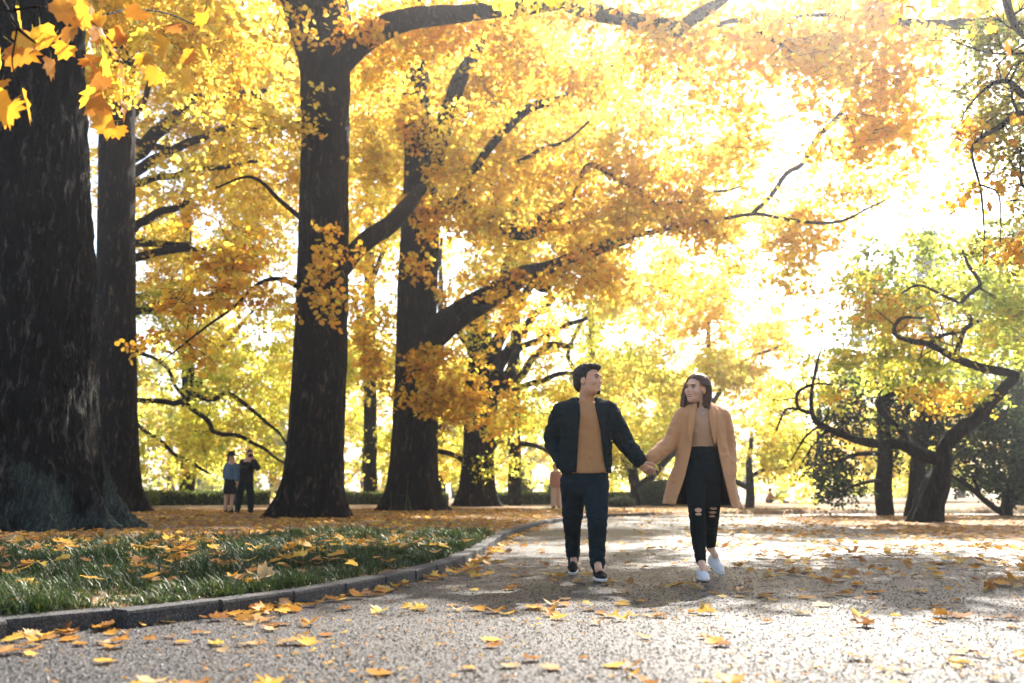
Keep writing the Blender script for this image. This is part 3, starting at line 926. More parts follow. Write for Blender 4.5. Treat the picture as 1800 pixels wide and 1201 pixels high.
bg_tree('broad_tree', 'lime and gold tree filling the gap behind the two people with the camera', 330, 888, 0.16,
        [(330, 760, 0, 130, 90, 4, 1.6), (460, 740, -2, 90, 110, 3, 1.5), (400, 600, 0, 160, 110, 5, 1.4), (420, 400, 2, 140, 140, 4, .9, PAL_GOLD), (280, 420, 2, 80, 160, 4, 1.0, PAL_GOLD), (420, 180, 2, 160, 140, 4, 1.0, PAL_GOLD)],
        PAL_LIME, 0.2, 12, 300, limbs=[[(330, 700, 0, 8), (400, 600, -1, 5), (450, 540, -2, 2)], [(330, 640, 0, 7), (270, 540, 0, 4)]])
bg_tree('broad_tree', 'gold tree seen in the gap between the tall trunk and the forked tree', 650, 886, 0.16,
        [(650, 780, 0, 70, 80, 3, 1.5), (650, 620, 0, 80, 110, 4, 1.5), (650, 400, 0, 90, 140, 4, 1.3, PAL_GOLD), (640, 180, 0, 110, 150, 4, 1.3, PAL_GOLD), (800, 300, 3, 110, 140, 4, 1.2, PAL_GOLD), (850, 130, 3, 130, 110, 4, 1.3, PAL_GOLD), (980, 220, 4, 120, 110, 4, 1.1, PAL_GOLD)],
        PAL_LIME, 0.2, 11, 150, limbs=[[(650, 640, 0, 7), (620, 520, 0, 3)], [(650, 500, 0, 6), (700, 380, 0, 3)]])
bg_tree('broad_tree', 'great golden tree closing the view above the forked tree', 905, 884, 0.16,
        [(620, 80, 0, 160, 120, 4, 1.5), (880, 60, 0, 200, 120, 4, 1.5), (700, 300, 0, 130, 150, 4, 1.4), (900, 300, 0, 180, 120, 4, 1.5), (1080, 330, 0, 160, 100, 4, 1.4), (1040, 60, 0, 150, 90, 4, 1.1), (1250, 400, 0, 150, 80, 4, 1.0), (480, 150, 0, 120, 150, 4, 1.2), (1260, 60, 0, 140, 90, 4, 1.0), (1000, 460, 0, 170, 70, 4, 1.1), (1430, 60, 2, 150, 110, 4, .9), (1480, 270, 2, 130, 80, 4, .55), (1250, 230, 2, 110, 60, 4, .5)],
        PAL_GOLD, 0.26, 10, 200, dep=46, limbs=[[(905, 500, 0, 7), (960, 380, 0, 5), (1060, 300, 0, 3)], [(905, 420, 0, 6), (850, 300, 0, 4), (800, 200, 0, 2)]])
bg_tree('broad_tree', 'lime tree low behind the forked tree and the fan-branched one', 775, 884, 0.16,
        [(780, 790, 0, 70, 60, 3, 1.6), (790, 670, 0, 90, 90, 3, 1.3), (900, 740, 2, 110, 60, 3, 1.2), (860, 420, 2, 120, 100, 4, 1.0, PAL_GOLD), (970, 420, 2, 130, 90, 4, 1.0, PAL_GOLD)],
        PAL_LIME, 0.22, 8, 420)
bg_tree('broad_tree', 'loose yellow green tree behind the head of the man', 1040, 884, 0.15,
        [(1020, 560, 0, 130, 80, 4, 1.12), (1080, 650, 0, 120, 80, 4, 1.88), (980, 720, 1, 100, 80, 4, 1.80), (1100, 760, 0, 110, 70, 4, 1.80), (1150, 560, 0, 120, 80, 4, 1.20, PAL_GOLD), (1180, 470, 0, 120, 60, 4, 1.20, PAL_GOLD)],
        PAL_LIME, 0.2, 9, 520, limbs=[[(1040, 760, 0, 7), (1090, 690, -1, 5), (1130, 640, -2, 3), (1190, 620, -3, 2)], [(1040, 700, 0, 6), (1000, 620, -1, 4), (1040, 540, -1, 3)], [(1042, 790, 0, 5), (1110, 770, -1, 3)]])
bg_tree('broad_tree', 'pale yellow tree glowing behind the woman', 1245, 886, 0.15,
        [(1200, 640, 0, 110, 80, 4, 2.09), (1270, 560, 0, 100, 70, 4, 1.42, PAL_GOLD), (1190, 760, 0, 90, 70, 4, 2.28), (1290, 680, 0, 90, 80, 4, 1.90, PAL_GOLD), (1340, 600, 0, 60, 60, 3, 1.04, PAL_GOLD), (1240, 500, 0, 90, 50, 4, 1.14, PAL_GOLD)],
        PAL_PALE, 0.22, 8, 560, limbs=[[(1245, 720, 0, 5), (1300, 640, -1, 3), (1370, 610, -2, 2)]])
bg_tree('small_tree', 'slim tree with a forked grey trunk standing on the bright far lawn', 1318, 894, 0.12,
        [(1330, 790, 0, 70, 55, 3, 1.40), (1390, 770, 0, 60, 70, 3, 1.40), (1340, 720, 0, 60, 50, 3, 1.12), (1420, 830, 0, 40, 40, 2, 1.12)],
        PAL_PALE, 0.2, 7, 760, limbs=[[(1318, 860, 0, 5), (1290, 845, 0, 5), (1275, 870, 0, 3)], [(1318, 840, 0, 4), (1350, 825, 0, 3), (1390, 820, 0, 2)]])
bg_tree('small_tree', 'leaning low tree behind the clipped round bush', 1115, 890, 0.12,
        [(1120, 790, 0, 60, 50, 2.5, 1.1), (1080, 770, 0, 50, 60, 2.5, 1.1), (1165, 760, 0, 50, 60, 2, 1.0), (1180, 830, 1, 30, 30, 1.5, .8)],
        PAL_LIME, 0.18, 9, 800, mat='bark', limbs=[[(1115, 866, 0, 9), (1140, 845, 0, 8), (1165, 815, 0, 6), (1190, 790, 0, 4)], [(1113, 850, 0, 8), (1105, 820, 0, 6), (1085, 790, 0, 3)], [(1150, 835, 0, 5), (1155, 800, 0, 3)]])
bg_tree('broad_tree', 'yellow tree in haze left of the crooked dark tree', 1440, 890, 0.1,
        [(1430, 790, 0, 70, 70, 4, 1.43), (1480, 700, 0, 80, 80, 4, 1.30), (1400, 700, 0, 60, 60, 4, 1.17), (1520, 800, 0, 70, 60, 4, 1.56), (1580, 780, 1, 60, 70, 4, 1.56), (1640, 800, 2, 60, 70, 4, 1.30)],
        [LEMON, GOLD, LIME], 0.24, 8, 700, dep=62)

# ---------------------------------------------------------------- right-hand group
bR = G(1627, 917, 0.02)
dR = bR[1]
tr = tag(empty('crooked_tree'), 'crooked dark tree with zigzag boughs at the right of the path', 'tree')
big_trunk('trunk', tr, [(1620, 935, dR, 20), (1627, 915, dR, 19), (1636, 880, dR, 18), (1648, 850, dR, 19), (1657, 818, dR, 13), (1661, 785, dR, 11), (1683, 760, dR, 12), (1718, 733, dR, 10.5), (1749, 700, dR, 9), (1772, 675, dR, 8.5), (1786, 660, dR, 8)],
          MAT['bark_dark'], 40, 120, 0.25, 0.02, 3.3, 5)
for pts in [[(1787, 664, 0, 8), (1777, 658, 0, 7.5), (1730, 648, -.3, 7.5), (1683, 630, -.5, 7), (1637, 607, -.7, 5.5), (1602, 602, -.8, 4.5), (1578, 595, -.9, 3.5), (1569, 580, -1, 3), (1585, 560, -1, 2.5), (1627, 561, -1, 1.5)],
            [(1680, 627, -.5, 5), (1693, 583, -.5, 4.5), (1709, 565, -.5, 4), (1690, 534, -.6, 3.5), (1707, 513, -.6, 3.2), (1722, 498, -.6, 3), (1702, 467, -.7, 2.5), (1690, 434, -.8, 1.5)],
            [(1688, 534, -.6, 2.5), (1644, 511, -.8, 2), (1613, 503, -1, 1.8), (1585, 516, -1, 1.2)],
            [(1632, 605, -.7, 3), (1655, 590, -.9, 3), (1690, 582, -.6, 2)],
            [(1652, 808, 0, 12), (1613, 796, -.2, 11.5), (1585, 781, -.3, 9), (1543, 783, -.5, 8), (1511, 775, -.6, 7), (1473, 760, -.8, 5.5), (1443, 746, -1, 4.5), (1429, 726, -1, 3.8), (1427, 687, -1, 2.4), (1436, 645, -1, 2), (1450, 603, -1, 1.2)],
            [(1427, 726, -1, 3), (1403, 719, -1, 2.6), (1400, 691, -1, 2.2), (1429, 677, -1.1, 1.8), (1464, 677, -1.2, 1)],
            [(1403, 719, -1, 2), (1380, 722, -1.2, 1.6), (1366, 760, -1.3, 1)],
            [(1440, 748, -1, 1.8), (1412, 775, -1.2, 1.5), (1390, 810, -1.4, 1)], [(1455, 757, -1, 1.6), (1430, 785, -1.2, 1.4), (1412, 815, -1.4, 1)],
            [(1605, 792, -.2, 6), (1590, 762, .4, 5), (1545, 710, 1, 5), (1600, 680, 1, 4), (1640, 655, 1, 2)]]:
    twiglets(tr, *build_limb('limb', tr, [(a, b, dR + dd, r) for a, b, dd, r in pts], MAT['bark_dark'], 9, 0.012, 0.06), MAT['bark_dark'], 9, .8)
FR = Foliage()
PAL_R = [GOLD, LEMON, LIME, (0.58, 0.62, 0.10), (0.42, 0.50, 0.09), (0.28, 0.36, 0.07)]
for (a, b, dd, rx, ry, rd, cov) in [(1640, 480, .5, 130, 70, 1.6, .9), (1740, 470, .5, 90, 80, 1.6, .7), (1580, 570, .5, 110, 60, 1.5, .9), (1720, 560, .5, 110, 60, 1.5, 1.0), (1520, 640, .5, 90, 50, 1.4, .9), (1620, 660, .8, 130, 50, 1.5, .8), (1730, 620, .6, 80, 30, 1.2, .9), (1480, 690, .3, 60, 40, 1.0, .6)]:
    FR.pxblob(a, b, dR + dd, rx, ry, rd, cov * 1.25, 0.13, PAL_R, twig=0.4, thr=-0.3)
for (a, b, dd, rx, ry, rd, cov) in [(1560, 540, .2, 80, 50, 1.0, .7), (1600, 690, .4, 110, 40, 1.0, .6)]:
    FR.pxblob(a, b, dR + dd, rx, ry, rd, cov, 0.11, [ORANGE, AMBER, GOLD], twig=0.4, thr=-0.3)
FR.build(tr, bark='bark_dark')

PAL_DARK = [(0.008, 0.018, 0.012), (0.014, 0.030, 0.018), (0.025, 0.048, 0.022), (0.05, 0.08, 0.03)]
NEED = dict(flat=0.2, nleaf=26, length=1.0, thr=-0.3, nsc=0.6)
def layers(spec, seed):
    """flat shelves of evergreen foliage: (px, py, half width)"""
    r = random.Random(seed)
    return [(px, py, r.uniform(-.6, .6), w_, r.uniform(13, 22), 1.3, 2.6) for px, py, w_ in spec]
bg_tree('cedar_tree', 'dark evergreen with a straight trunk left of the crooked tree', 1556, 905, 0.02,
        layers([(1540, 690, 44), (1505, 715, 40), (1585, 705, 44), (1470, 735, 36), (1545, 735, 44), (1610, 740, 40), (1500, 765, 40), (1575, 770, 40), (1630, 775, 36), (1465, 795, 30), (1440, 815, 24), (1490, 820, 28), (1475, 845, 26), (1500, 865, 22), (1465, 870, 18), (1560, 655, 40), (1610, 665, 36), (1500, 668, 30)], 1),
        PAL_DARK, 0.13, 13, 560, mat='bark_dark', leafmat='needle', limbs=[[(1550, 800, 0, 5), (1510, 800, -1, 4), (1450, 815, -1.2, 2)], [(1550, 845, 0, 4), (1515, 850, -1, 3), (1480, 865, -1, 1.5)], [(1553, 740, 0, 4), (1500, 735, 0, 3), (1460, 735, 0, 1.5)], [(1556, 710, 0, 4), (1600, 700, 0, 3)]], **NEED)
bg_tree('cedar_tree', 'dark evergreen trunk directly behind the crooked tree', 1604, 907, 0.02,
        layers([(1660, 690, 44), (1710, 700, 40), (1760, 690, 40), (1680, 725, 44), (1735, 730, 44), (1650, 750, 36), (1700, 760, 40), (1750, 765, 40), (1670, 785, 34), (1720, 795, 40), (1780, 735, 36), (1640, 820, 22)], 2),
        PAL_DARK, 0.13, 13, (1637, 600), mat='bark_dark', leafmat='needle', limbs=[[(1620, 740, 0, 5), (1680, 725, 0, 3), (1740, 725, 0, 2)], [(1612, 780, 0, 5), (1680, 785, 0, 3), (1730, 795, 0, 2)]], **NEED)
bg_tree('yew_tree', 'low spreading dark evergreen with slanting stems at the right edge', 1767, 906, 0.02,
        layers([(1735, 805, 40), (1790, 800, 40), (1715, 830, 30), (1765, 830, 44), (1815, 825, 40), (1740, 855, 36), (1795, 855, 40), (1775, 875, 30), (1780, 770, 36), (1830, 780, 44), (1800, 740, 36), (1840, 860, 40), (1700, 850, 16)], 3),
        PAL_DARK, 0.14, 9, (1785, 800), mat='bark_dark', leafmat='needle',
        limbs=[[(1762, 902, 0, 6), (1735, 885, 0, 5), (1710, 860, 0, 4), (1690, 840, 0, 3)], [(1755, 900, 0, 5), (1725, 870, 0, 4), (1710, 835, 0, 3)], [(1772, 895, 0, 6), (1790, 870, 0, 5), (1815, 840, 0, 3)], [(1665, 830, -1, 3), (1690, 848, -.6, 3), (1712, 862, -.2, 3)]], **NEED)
bg_tree('conifer_tree', 'grey green conifer top in haze above the crooked tree', 1632, 885, 0.05,
        [(1632, 415, 0, 12, 26, 1, 4), (1632, 445, 0, 22, 26, 1.5, 3), (1632, 480, 0, 36, 34, 3, 2.2), (1632, 540, 0, 60, 50, 4, 1.4), (1632, 640, 0, 90, 70, 5, 1.4), (1520, 570, 3, 30, 50, 3, 1.3), (1515, 640, 3, 50, 50, 3, 1.3)],
        [(0.05, 0.08, 0.06), (0.07, 0.10, 0.07)], 0.3, 9, 430, mat='bark_grey', leafmat='needle', dep=85, flat=0.15, droop=.4)
bg_tree('broad_tree', 'olive green tree behind the dark evergreens at the right edge', 1790, 893, 0.05,
        [(1770, 500, 0, 80, 100, 4, 1.1), (1760, 640, 0, 90, 80, 4, 1.2), (1830, 600, 0, 80, 160, 4, 1.2), (1700, 560, 1, 60, 60, 3, .8), (1780, 400, 0, 60, 60, 3, .8)],
        [LIME, GREEN, (0.14, 0.2, 0.04)], 0.22, 12, 450, dep=48)

# ---------------------------------------------------------------- far hazy trees along the horizon
for k, (px, dep, w, h, pal) in enumerate([
        (120, 110, 120, 300, PAL_GOLD), (300, 125, 110, 260, PAL_LIME), (480, 115, 120, 250, PAL_LIME), (640, 130, 110, 280, PAL_GOLD), (800, 120, 110, 240, PAL_LIME),
        (930, 140, 90, 150, PAL_LIME), (1060, 135, 100, 190, PAL_LIME), (1190, 150, 100, 210, PAL_PALE), (1290, 160, 70, 110, [(0.16, 0.15, 0.12), (0.25, 0.2, 0.12)]),
        (1375, 170, 60, 140, [(0.15, 0.16, 0.14), (0.3, 0.22, 0.15)]), (1470, 150, 70, 130, [ORANGE, AMBER, LIME]), (1570, 140, 80, 170, PAL_LIME), (1690, 130, 90, 220, PAL_LIME), (1810, 120, 100, 280, PAL_LIME)]):
    lab = ['distant hazy tree %s' % s for s in (
        'behind the massive mossy trunk', 'left of the couple with the camera', 'right of the couple with the camera', 'between the tall trunk and the forked one', 'behind the forked tree',
        'above the small cone-shaped conifer', 'behind the man in the dark jacket', 'behind the held hands', 'just right of the woman in the tan coat', 'above the person sitting on the far bench',
        'over the far lawn, orange tinged', 'behind the straight evergreen trunk', 'behind the crooked dark tree', 'at the right edge')][k]
    bg_tree('distant_tree', lab, px, 879, 0.0,
            [(px, 868 - h * .35, 0, w * .9, h * .28, 5, 1.5), (px - w * .3, 868 - h * .6, 1, w * .6, h * .25, 4, 1.2), (px + w * .3, 868 - h * .65, 1, w * .6, h * .25, 4, 1.2), (px, 868 - h * .85, 0, w * .5, h * .2, 4, 1.1)],
            pal, 0.62, 6, 868 - h * .6, group='trees on the horizon', dep=dep, twig=0, thr=-.3, nsc=.25)

# ---------------------------------------------------------------- far woodland closing the view
f = Foliage()
for x in np.arange(-64, 66, 4.0):
    f.blob(np.array([x + RNG.uniform(-1.5, 1.5), 112 + RNG.uniform(-4, 4), RNG.uniform(1.5, 2.6)]), (RNG.uniform(2.5, 4.5), 2, RNG.uniform(1.3, 2.6)), .9, .55,
           [[LIME, LEMON, (.45, .5, .1)], [(.3, .34, .1), LIME], [GOLD, LIME]][int(RNG.integers(3))], twig=0, thr=-.5, length=1.4)
f.build(None, 'woodland', kind='diamond')
tag(bpy.data.objects['woodland'], 'hazy belt of low far woodland closing the view', None, kind='stuff')

# ---------------------------------------------------------------- hanging tree at the upper right, close by
dw = 9.5
tw_ = tag(empty('weeping_tree'), 'dark hanging branches with olive leaves entering at the upper right corner', 'tree')
C, R = limb_path([(2280, 1090, dw, 60), (2275, 1000, dw, 52), (2250, 600, dw, 46), (2230, 200, dw, 42), (2180, -100, dw, 34), (2080, -300, dw, 22)], 80)
M = Mesh(); M.add(*tube(C, R, 30, rough=0.03, rscale=5)); M.build('trunk', MAT['bark_dark'], tw_)
for pts in [[(2200, -40, 0, 24), (2000, -60, 0, 16), (1860, -40, 0, 11), (1777, -20, 0, 9), (1779, 30, 0, 7), (1801, 65, 0, 5), (1840, 90, 0, 4)],
            [(2220, 150, 0, 22), (2000, 190, -.2, 14), (1860, 185, -.3, 9), (1801, 168, -.4, 7), (1770, 142, -.4, 5), (1735, 154, -.4, 3), (1700, 192, -.4, 1.5), (1690, 215, -.4, 1)],
            [(1900, 190, -.2, 9), (1830, 195, -.3, 7), (1784, 206, -.4, 6), (1756, 227, -.4, 5), (1731, 241, -.4, 4), (1710, 266, -.4, 3), (1724, 325, -.4, 2.2), (1729, 370, -.4, 1.8), (1731, 416, -.4, 1), (1728, 460, -.4, .6)],
            [(1724, 325, -.4, 2), (1752, 338, -.4, 1.6), (1758, 380, -.4, 1.2), (1757, 440, -.4, .6)],
            [(1790, 200, -.4, 3), (1778, 170, -.4, 2.4), (1785, 150, -.4, 2)], [(1860, 95, 0, 3), (1760, 95, -.2, 2), (1700, 80, -.3, 1.5), (1660, 62, -.4, .8)],
            [(1860, 330, 0, 4), (1800, 330, 0, 3), (1793, 300, 0, 2), (1795, 260, 0, 2)]]:
    twiglets(tw_, *build_limb('limb', tw_, [(a, b, dw + dd, r) for a, b, dd, r in pts], MAT['bark_dark'], 8, 0, 0.03), MAT['bark_dark'], 10, .45)
FW = Foliage()
PAL_OLIVE = [(0.12, 0.15, 0.03), (0.2, 0.22, 0.05), (0.32, 0.32, 0.07), (0.5, 0.42, 0.1)]
for (a, b, dd, rx, ry, rd, cov) in [(1770, 60, .4, 70, 60, .5, 1.33), (1760, 190, .4, 70, 70, .5, 1.04), (1790, 290, .3, 50, 80, .5, 0.95), (1760, 420, .3, 50, 60, .5, 0.66), (1860, 200, .4, 60, 250, .6, 1.52), (1690, 130, .3, 40, 50, .4, 0.47), (1720, 230, .3, 40, 40, .4, 0.57)]:
    FW.pxblob(a, b, dw + dd, rx, ry, rd, cov, 0.055, PAL_OLIVE, twig=0.6, thr=-.4, length=.35, nleaf=14, droop=.8, nsc=1.5)
for (a, b, dd, rx, ry, rd, cov) in [(1715, 250, 0, 30, 30, .15, 1.90), (1770, 130, 0, 40, 30, .2, 0.76), (1700, 340, 0, 40, 20, .2, 1.14), (1780, 440, 0, 30, 30, .2, 1.33)]:
    FW.pxblob(a, b, dw - .3 + dd, rx, ry, rd, cov, 0.07, [ORANGE, AMBER, GOLD], twig=0.6, thr=-.6, length=.25, nleaf=6, nsc=1.5)
FW.pxblob(2150, -300, dw, 380, 220, 2, 1.0, 0.09, PAL_OLIVE, twig=.2)
FW.build(tw_, bark='bark_dark', twig_r=0.003)

# ---------------------------------------------------------------- tree just outside the right edge, its crown hangs over the path
t8 = tag(empty('tulip_tree'), 'golden tree outside the right edge whose crown overhangs the path', 'tree')
C = catmull(np.array([(13.5, 18, -.1, .75), (13.5, 18, .4, .62), (13.3, 18, 4, .5), (13.0, 17.8, 9, .4), (12.8, 17.6, 14, .2)]), 60)
M = Mesh(); M.add(*tube(C[:, :3], C[:, 3], 40, rough=.03, rscale=5)); M.build('trunk', MAT['bark'], t8)
for pts in [[(13.1, 17.9, 7.5, .2), (11, 17.5, 9.2, .15), (8.5, 19.2, 10.2, .1), (6.6, 19.4, 10.5, .05), (5.2, 19.4, 10.4, .02)], [(13.2, 17.9, 6, .16), (11.5, 16.5, 7.5, .1), (10, 15, 8.4, .05)]]:
    q = catmull(np.array(pts), 30)
    M = Mesh(); M.add(*tube(q[:, :3], q[:, 3], 9)); M.build('limb', MAT['bark'], t8)
f = Foliage()
for c_, r_, cov in [((7.6, 19.4, 10.6), (2.4, .7, .5), 1.3), ((10.4, 19.2, 10.7), (2.0, .8, .6), 1.3), ((12.5, 17.5, 12), (3.2, 3, 2), 1.2), ((10.5, 15.2, 9.0), (1.5, 1.3, .7), 1.0)]:
    f.blob(np.array(c_), r_, cov, .17, PAL_TULIP, twig=.4, thr=-.5)
f.build(t8)

# ---------------------------------------------------------------- hedges and shrubs
def hedge(name, label, p0, p1, height, depth, pal, dens=420, leaf=.09, ztop=None):
    """p0, p1 ground points of the front edge"""
    t = tag(empty(name), label, 'hedge')
    p0 = np.asarray(p0, float); p1 = np.asarray(p1, float)
    Ln = np.linalg.norm(p1 - p0)
    u = (p1 - p0) / Ln
    w_ = np.array([-u[1], u[0], 0])
    n = int(Ln / .35) + 2
    s = np.linspace(0, Ln, n)
    prof = [(0.0, 0.0), (0.0, .55), (.04, .88), (.2, 1.0), (.8, 1.0), (.96, .88), (1, .55), (1, 0)]
    V = []
    for si in s:
        hh = height * (1 + .06 * noise3(np.array([[si * .5, p0[1], 0.]]))[0])
        for a, b in prof:
            q = p0 + u * si + w_ * (a * depth) + np.array([0, 0, b * hh - .02])
            q = q + .03 * noise3(np.array([q * 4]))[0] * np.array([1, 1, .6])
            V.append(q)
    k = len(prof)
    F = [[i * k + j, (i + 1) * k + j, (i + 1) * k + j + 1, i * k + j + 1] for i in range(n - 1) for j in range(k - 1)]
    obj('core', np_mesh('core', np.array(V), F, MAT['hedge_core']), t)
    m_ = int(Ln * (2 * height + depth) * dens)
    a = RNG.random(m_) * (2 * height + depth)
    top = (a > height) & (a < height + depth)
    yy = np.where(a < height, 0, np.where(top, a - height, depth))
    zz = np.where(a < height, a, np.where(top, height, 2 * height + depth - a))
    q = p0 + u * (RNG.random(m_) * Ln)[:, None] + w_ * yy[:, None] + np.array([0, 0, 1.]) * zz[:, None] + RNG.normal(0, .035, (m_, 3))
    f = Foliage()
    nr = RNG.normal(0, .6, (m_, 3)) + np.where(top[:, None], [0, 0, 1.], -w_ * .8)
    f.pos = [q]; f.nrm = [nr / np.linalg.norm(nr, axis=1)[:, None]]; f.size = [leaf * RNG.uniform(.6, 1.3, m_)]
    pal = np.asarray(pal)
    f.col = [pal[RNG.integers(0, len(pal), m_)] * RNG.uniform(.8, 1.2, (m_, 1))]
    f.build(t, 'leaves', kind='diamond')
    return t
plain('hedge_core', (0.03, 0.04, 0.015), 0.9)
PAL_HEDGE = [(0.05, 0.09, 0.02), (0.09, 0.13, 0.03), (0.16, 0.19, 0.04)]
def gp(px, d, z=.14):
    return np.array([(px - 900) / FPX * d, d, z])
hedge('hedge', 'clipped hedge behind the two people with the camera', gp(215, 44), gp(480, 47), .62, 1.1, PAL_HEDGE + [(0.3, 0.32, 0.06)])
hedge('hedge', 'clipped hedge in the gap between the tall trunk and the forked tree', gp(520, 47.5), gp(790, 50), .55, 1.0, PAL_HEDGE)
hedge('hedge', 'low clipped hedge running behind the man and the small conifer', gp(800, 50.5), gp(1130, 47), .55, 1.0, PAL_HEDGE)

def shrub(name, label, px, py, z, rx, rz, pal, leaf=.09, n=2600, cone=False, cat='bush'):
    b = G(px, py, z) if not isinstance(py, tuple) else gp(px, py[0], z)
    t = tag(empty(name), label, cat)
    p = RNG.normal(size=(n, 3)); p /= np.linalg.norm(p, axis=1)[:, None]
    if cone:
        h = 1 - np.sqrt(RNG.random(n))
        rr = np.sqrt(RNG.uniform(.3, 1, n)) * (1 - h) * (1 + .15 * np.sin(h * 40)) + .03
        th = RNG.uniform(0, 6.28, n)
        q = np.stack([np.cos(th) * rr * rx, np.sin(th) * rr * rx, .12 * rz + h * 1.88 * rz], 1)
        nr = np.stack([np.cos(th), np.sin(th), 0 * th + .5], 1) + RNG.normal(0, .5, (n, 3))
        C = np.array([[0, 0, -.1], [0, 0, rz], [0, 0, 1.8 * rz]]) + b
        M = Mesh(); M.add(*tube(C, [.07, .05, .02], 8)); M.build('trunk', MAT['bark_dark'], t)
    else:
        lump = 1 + .10 * noise3(p * 2.2 + px) + .06 * noise3(p * 5 + px)
        q = p * lump[:, None] * np.array([rx, rx, rz]) * RNG.uniform(.9, 1.02, (n, 1)) + np.array([0, 0, rz * .92])
        q[:, 2] = np.maximum(q[:, 2], 0.02)
        nr = p + RNG.normal(0, .5, (n, 3))
        ang = np.linspace(0, 2 * pi, 24, endpoint=False)
        V = [(cos(a) * sin(e) * rx * .9, sin(a) * sin(e) * rx * .9, max(-.02, rz * .92 + cos(e) * rz * .9)) for e in np.linspace(0.05, pi - .05, 14) for a in ang]
        F = [[r * 24 + j, r * 24 + (j + 1) % 24, (r + 1) * 24 + (j + 1) % 24, (r + 1) * 24 + j] for r in range(13) for j in range(24)]
        obj('core', np_mesh('core', np.array(V) + b, F, MAT['hedge_core']), t)
    f = Foliage()
    pal = np.asarray(pal)
    f.pos = [q + b]; f.nrm = [nr / np.linalg.norm(nr, axis=1)[:, None]]; f.size = [leaf * RNG.uniform(.6, 1.3, n)]
    f.col = [pal[RNG.integers(0, len(pal), n)] * RNG.uniform(.75, 1.2, (n, 1))]
    f.build(t, 'leaves', kind='diamond')
    return t
PAL_BUSH = [(0.03, 0.06, 0.03), (0.05, 0.085, 0.035), (0.08, 0.12, 0.04)]
shrub('round_bush', 'clipped round dark bush beneath the held hands', 1158, (44,), .12, .95, .62, PAL_BUSH)
shrub('round_bush', 'clipped dark bush showing left of the coat hem', 1205, (46,), .12, .8, .5, PAL_BUSH, n=1800)
shrub('low_shrub', 'low ragged shrub beside the left knee of the man', 1088, (40,), .12, .6, .25, PAL_BUSH + [(.12, .1, .04)], n=900)
shrub('cone_conifer', 'small cone-shaped conifer on the lawn left of the man', 915, (56,), .15, .75, 1.02, [(0.06, 0.1, 0.05), (0.1, 0.15, 0.06), (0.14, 0.19, 0.07)], leaf=.1, n=2600, cone=True, cat='tree')
shrub('cone_conifer', 'dark conifer partly hidden by the far walker behind the man', 972, (60,), .15, .6, .9, PAL_BUSH, leaf=.1, n=1800, cone=True, cat='tree')
shrub('low_shrub', 'sunlit shrub at the left end of the clipped hedge', 262, (43,), .12, .6, .35, [(.2, .25, .04), (.3, .32, .06)], n=1200)

# ---------------------------------------------------------------- unseen trees added behind the camera to bounce warm light
for k, (x, y, h_) in enumerate([(-13, -15, 13), (-3, -20, 15), (8, -17, 14), (17, -12, 13)]):
    t = tag(empty('tulip_tree'), 'golden tree added behind the camera for warm fill light, %s of four' % ('leftmost', 'second from the left', 'second from the right', 'rightmost')[k], 'tree', 'trees added behind the camera for fill light')
    C = catmull(np.array([(x, y, -.1, .6), (x, y, .5, .5), (x + .2, y, 5, .4), (x + .1, y, h_, .15)]), 24)
    M = Mesh(); M.add(*tube(C[:, :3], C[:, 3], 14, rough=.04, rscale=3)); M.build('trunk', MAT['bark'], t)
    f = Foliage()
    for dx, dz, r in ((0, h_ * .75, 5), (-3, h_ * .5, 3.5), (3, h_ * .5, 3.5), (0, h_ * .35, 4)):
        f.blob(np.array([x + dx, y, dz]), (r, 3, r * .7), .8, .6, PAL_GOLD, twig=0, length=1.6)
    f.build(t, kind='diamond')

# ---------------------------------------------------------------- haze
HZ = True
if HZ:
    V = np.array([(x, y, z) for x in (-420, 420) for y in (-25, 420) for z in (-1.0, 45)], float)
    F = [[0, 1, 3, 2], [4, 6, 7, 5], [0, 4, 5, 1], [2, 3, 7, 6], [0, 2, 6, 4], [1, 5, 7, 3]]
    m, nt, out = nodes_of('haze')
    pv = N(nt, 'ShaderNodeVolumePrincipled')
    pv.inputs['Color'].default_value = (0.92, 0.94, 1.0, 1)
    pv.inputs['Density'].default_value = 0.0010
    pv.inputs['Anisotropy'].default_value = 0.82
    L(nt, pv.outputs[0], out.inputs['Volume'])
    tag(obj('haze', np_mesh('haze', V, F, m, False)), kind='stuff')
# ================================================================== grass on the verge
def grass_density(x, y):
    r = kerb_x(y) - x
    far = np.clip((16.0 - y) / 5.0, 0, 1)
    nz = noise3(np.stack([x * .9, y * .7, 0 * x + 2], -1))
    side = np.clip(r / .12, 0, 1)
    narrow = np.clip((3.2 + np.clip((13 - y) * .8, 0, 9) - r) / 1.2, 0, 1)
    return np.clip(far * (0.9 + nz * 1.1) * side * narrow, 0, 1)

n = 10800
gx = RNG.uniform(-9.5, 0.2, n * 3); gy = 4.0 + 13 * RNG.random(n * 3) ** 1.35
keepm = (np.abs(gx) < 0.56 * gy + .5) & (RNG.random(n * 3) < grass_density(gx, gy)) & (gx < kerb_x(gy) - .10)
gx, gy = gx[keepm], gy[keepm]
nb = 19
m_ = len(gx)
cx = np.repeat(gx, nb) + RNG.normal(0, .034, m_ * nb)
cyy = np.repeat(gy, nb) + RNG.normal(0, .034, m_ * nb)
cl = RNG.uniform(.55, 1.2, m_) * (1 + 1.2 * np.clip(noise3(np.stack([gx * 1.6, gy * 1.6, 0 * gx + 8], -1)), -.5, 1))
hgt = np.repeat(cl, nb) * RNG.uniform(.06, .145, m_ * nb)
az = RNG.uniform(0, 2 * pi, m_ * nb)
lean = RNG.uniform(.5, 1.5, m_ * nb)
wd = RNG.uniform(.0022, .0042, m_ * nb) * (1 + np.clip((cyy - 8) / 6, 0, 1.2))
z0 = lawn_z(cx, cyy) - .008
